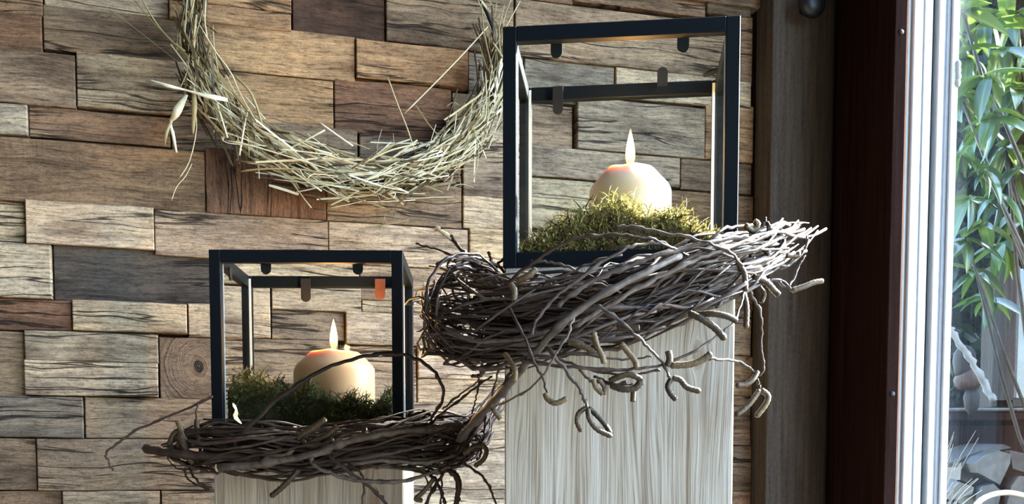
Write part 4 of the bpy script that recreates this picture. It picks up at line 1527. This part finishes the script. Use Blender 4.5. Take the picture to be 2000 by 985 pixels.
LM = [leaf_mesh(.105, .036, .25, .35), leaf_mesh(.085, .032, .45, .25), leaf_mesh(.120, .040, .15, .45), leaf_mesh(.07, .03, .3, .5)]


def whorl(root, c, n, tilt, L=1.0, out=None):
    """a rosette of leaves at a shoot tip; c in world"""
    a0 = random.uniform(0, 6.28)
    for k in range(n):
        a = a0 + 6.283 * k / n + random.uniform(-.35, .35)
        el = random.uniform(-.9, .45) - tilt
        o = bpy.data.objects.new('leaf', random.choice(LM))
        col.objects.link(o)
        o.parent = root
        o.location = Vector(c) - Vector(root.location) + rv(.008)
        o.rotation_euler = (random.uniform(-.5, .5), -el, a)
        s = L * random.uniform(.75, 1.2)
        o.scale = (s, s, s)


shrub = empty('evergreen_shrub', (1.35, 2.75, -.02))
tag(shrub, 'large evergreen shrub with long glossy green leaves outside the window', 'shrub')
tips = []
for (px, py, y) in [(1880, 20, 2.35), (1930, 40, 2.5), (1985, 30, 2.4), (1960, 95, 2.3), (2010, 120, 2.35), (1890, 110, 2.5), (1925, 150, 2.2), (1985, 170, 2.3), (1875, 185, 2.3),
                    (1940, 225, 2.2), (2000, 230, 2.35), (1905, 250, 2.45), (1965, 290, 2.4), (1880, 300, 2.3), (1925, 330, 2.25), (1990, 330, 2.3), (1950, 380, 2.4), (1895, 385, 2.45),
                    (1985, 420, 2.5), (1920, 440, 2.5), (1885, 470, 2.5), (1960, 480, 2.6), (1905, 530, 2.6), (1930, 580, 2.7), (2030, 60, 2.3), (2045, 180, 2.3), (2060, 300, 2.4), (1860, 60, 2.5), (2080, 420, 2.5), (1965, -40, 2.4), (2050, -60, 2.4), (1890, -60, 2.4)]:
    c = at(px, py, y); tips.append(c)
    whorl(shrub, c, random.choice((6, 7, 8)), random.uniform(-.1, .5), random.uniform(.8, 1.05))
base = Vector((1.95, 2.35, 0))
for k, c in enumerate(tips):
    if k % 2: continue
    mid = base * .4 + c * .6 + Vector((random.uniform(-.1, .15), random.uniform(.05, .25), -.1))
    pts = [Vector(q) for q in spline([tuple(base + rv(.06)), tuple(mid), tuple(c)], 10)]
    mb = MB(); mb.tube(pts, [.006 * (1 - i / 10) + .003 for i in range(10)], 6)
    o = mb.build('branch', M['branch']); place(o, shrub)

# dense dark foliage behind
def foliage_mass(name, label, x0, x1, y0, y1, z0, z1, n, size, m, seed):
    random.seed(seed)
    mb = MB()
    for _ in range(n):
        c = Vector((random.uniform(x0, x1), random.uniform(y0, y1), random.uniform(z0, z1)))
        d = (rv(1) + Vector((0, 0, -.3))).normalized()
        L = size * random.uniform(.7, 1.4)
        pts = [c, c + d * L * .5 + Vector((0, 0, .01)), c + d * L]
        mb.ribbon(pts, [.004, L * .36, .003], rv(1).normalized(), random.random())
    for _ in range(int(n * .8)):  # added unseen wing of leaves that shades the garden
        c = Vector((random.uniform(2.35, 3.0), random.uniform(2.2, 4.4), random.uniform(0, 2.9)))
        d = (rv(1) + Vector((0, 0, -.3))).normalized()
        L = size * random.uniform(.7, 1.4)
        mb.ribbon([c, c + d * L * .5 + Vector((0, 0, .01)), c + d * L], [.004, L * .40, .003], rv(1).normalized(), random.random())
    mb.box(x0, 4.4, y1 - .06, y1, 0, z1, .1)  # added opaque sheet that blocks sky light between the leaves
    o = mb.build(name, m)
    tag(o, label, 'hedge', kind='stuff')
    return o


M['hedge'] = make_strand('hedge_leaves', [(0, (0.006, 0.013, 0.005)), (.6, (0.014, 0.030, 0.010)), (1, (0.045, 0.080, 0.018))], .35, .25, 20.0, .5)
foliage_mass('hedge', 'dense dark evergreen hedge behind the glossy leaved shrub', 1.0, 3.8, 3.65, 4.4, 0.0, 3.2, 17000, .11, M['hedge'], 4)

# garden store: sill board, post, pale pane, logs beneath
M['old_wood'] = make_timber('weathered_wood', (0.022, 0.017, 0.014), (0.055, 0.044, 0.036))
M['pale_wood'] = make_timber('bleached_wood', (0.07, 0.06, 0.055), (0.15, 0.135, 0.12))
YS = 2.95
stt = at(1840, 806, YS)
store = empty('garden_store', (1.4, YS, -.02))
tag(store, 'weathered wooden garden store with post and shelf outside the window', 'shed')


def sbox(nm, xa, xb, ya, yb, y0, y1, m):
    a = at(xa, ya, y0); b = at(xb, yb, y0)
    mb = MB(); mb.bbox(a.x, b.x, y0, y1, b.z, a.z, .003)
    o = mb.build(nm, m); place(o, store)


sbox('shelf_edge', 1838, 2160, 797, 803, YS - .02, YS + .30, M['pale_wood'])
sbox('shelf_board', 1838, 2160, 804, 822, YS, YS + .30, M['casing'])
sbox('post', 1945, 1980, 515, 796, YS + .02, YS + .10, M['old_wood'])
sbox('cross_rail', 1945, 2160, 780, 796, YS + .02, YS + .09, M['old_wood'])
sbox('back_panel', 1985, 2160, 525, 779, YS + .06, YS + .07, simple('pale_panel', (0.12, 0.135, 0.13), .25, .5, 12, .3, .05))
sbox('pane_bar', 1980, 1986, 520, 779, YS + .03, YS + .08, M['pale_wood'])
sbox('back_wall', 1800, 2160, 823, 1300, YS + .45, YS + .48, M['casing'])

M['log_end'] = make_bark('log_end', (0.028, 0.023, 0.019), (0.060, 0.051, 0.043), (0.11, 0.096, 0.083), 45)
M['log_bark'] = make_bark('log_bark', (0.010, 0.008, 0.007), (0.028, 0.022, 0.018), (0.06, 0.05, 0.04), 45)


def log(poly, y, depth, label, grp=None):
    """split log: poly = outline of the sawn end in the photograph"""
    V3 = [at(px, py, y) for px, py in poly]
    c = sum(V3, Vector()) / len(V3)
    n = len(V3)
    root = empty('firewood_log', c)
    tag(root, label, 'log', grp)
    back = Vector((random.uniform(.02, .09), depth, random.uniform(-.02, .02)))
    mb = MB()
    V = [p - c for p in V3] + [(p - c) * .97 + back for p in V3]
    mb.add(V, [(i, n + i, n + (i + 1) % n, (i + 1) % n) for i in range(n)] + [tuple(2 * n - 1 - i for i in range(n))])
    mb.build('bark', M['log_bark'], root)
    mb = MB()
    V = [(p - c) * .985 + Vector((0, -.004, 0)) for p in V3] + [(p - c) for p in V3]
    mb.add(V, [tuple(range(n))] + [((i + 1) % n, i, n + i, n + (i + 1) % n) for i in range(n)])
    mb.build('cut_face', M['log_end'], root)


random.seed(60)
log([(1903, 906), (1922, 890), (1950, 880), (1974, 888), (1972, 905), (1952, 948), (1935, 938), (1908, 924)], 2.62, .28, 'largest grey split log with pointed lower edge in the stack')
log([(1972, 880), (1992, 884), (2020, 890), (2030, 920), (2005, 925), (1976, 916)], 2.68, .28, 'grey split log against right picture edge in the stack')
log([(1876, 905), (1900, 900), (1906, 925), (1932, 941), (1905, 950), (1874, 938)], 2.70, .28, 'brown split log under the pointed grey log')
log([(1852, 962), (1874, 942), (1902, 952), (1898, 966), (1856, 978)], 2.60, .28, 'pale small wedge log behind the dry grass')
log([(1905, 968), (1918, 950), (1940, 945), (1955, 960), (1945, 1005), (1900, 1010)], 2.62, .28, 'grey log above the pale hoop at the bottom of stack')
log([(1965, 985), (1975, 950), (1990, 930), (2040, 935), (2050, 1000), (1975, 1015)], 2.6, .28, 'bluish grey log standing lowest at the right of stack')
log([(1855, 905), (1885, 892), (1935, 872), (1960, 868), (1975, 875), (1940, 882), (1905, 902), (1870, 915)], 2.74, .28, 'thin dark split log lying on top of stack')
log([(1845, 985), (1880, 985), (1895, 1020), (1860, 1040), (1840, 1020)], 2.62, .28, 'dark log below the wedge log behind grass')

# pale cane hoop
mb = MB()
pts = [Vector(q) for q in spline([tuple(at(1893, 1010, 2.3)), tuple(at(1915, 978, 2.32)), tuple(at(1950, 964, 2.34)), tuple(at(1990, 966, 2.36)), tuple(at(2030, 985, 2.38)), tuple(at(2050, 1030, 2.38))], 20)]
mb.tube(pts, .0065, 8, .9)
o = mb.build('cane_hoop', simple('pale_cane', (0.62, 0.50, 0.38), .5, .4))
tag(o, 'pale curved cane hoop in front of the log stack', 'hoop')

# tuft of dry ornamental grass
random.seed(66)
gr = empty('dry_grass', at(1838, 1060, 1.75))
tag(gr, 'tuft of dry straw coloured grass just outside the window frame', 'grass')
for k in range(34):
    tx = 1846 + random.random() * 75 if k < 24 else 1836 + random.random() * 40
    ty = random.choice((840, 850, 862, 885, 890, 900, 925, 940, 955)) + random.uniform(-10, 18)
    d0 = 1.75 + random.uniform(-.05, .05)
    b = at(1832 + random.uniform(-8, 16), 1060, d0); e = at(tx, ty, d0 + random.uniform(-.04, .1))
    m_ = (b + e) / 2 + Vector((-.012, 0, .012))
    pts = [Vector(q) for q in spline([tuple(b), tuple(m_), tuple(e)], 8)]
    mb = MB(); r = random.uniform(.0012, .0024)
    mb.tube(pts, [r * (1 - .75 * i / 7) for i in range(8)], 5, random.uniform(.55, 1.0), True, .6)
    o = mb.build('grass_blade', M['dry_grass']); place(o, gr)

# hanging branch and ornament above the shelf
random.seed(70)
mb = MB()
pts = [Vector(q) for q in spline([tuple(at(1856, 640, 2.5)), tuple(at(1872, 668, 2.5)), tuple(at(1892, 695, 2.5)), tuple(at(1905, 720, 2.5)), tuple(at(1922, 748, 2.5)), tuple(at(1935, 772, 2.5)), tuple(at(1944, 782, 2.5))], 22)]
mb.tube([p + rv(.003) for p in pts], [.006 + .004 * random.random() for _ in pts], 7, .8)
hb = mb.build('hanging_branch', simple('peeled_branch', (0.20, 0.19, 0.18), .6, .3, 30, .3, .4))
tag(hb, 'pale knotty branch hanging diagonally outside the window', 'branch')
orn = empty('garden_ornament', at(1890, 740, 2.6))
tag(orn, 'brown rounded ornament hanging beside the pale branch', 'ornament')
RUSTY = simple('rusty_brown', (0.065, 0.038, 0.027), .7, .3, 40, .4, .4)
DBR = simple('dark_brown', (0.022, 0.017, 0.015), .7, .3, 40, .4, .4)
def vase(px, py, prof, m, nm):
    c = at(px, py, 2.6)
    mb = MB(); mb.lathe(prof, 20)
    mb.build(nm, m, orn, c - Vector(orn.location))
vase(1884, 690, [(.004, .02), (.016, .015), (.026, 0), (.028, -.02), (.024, -.045), (.02, -.06)], DBR, 'cap')
vase(1890, 742, [(.010, .035), (.024, .022), (.034, 0), (.030, -.016), (.018, -.024)], RUSTY, 'body')
vase(1898, 775, [(.014, .02), (.020, 0), (.016, -.03), (.006, -.045)], DBR, 'tail')
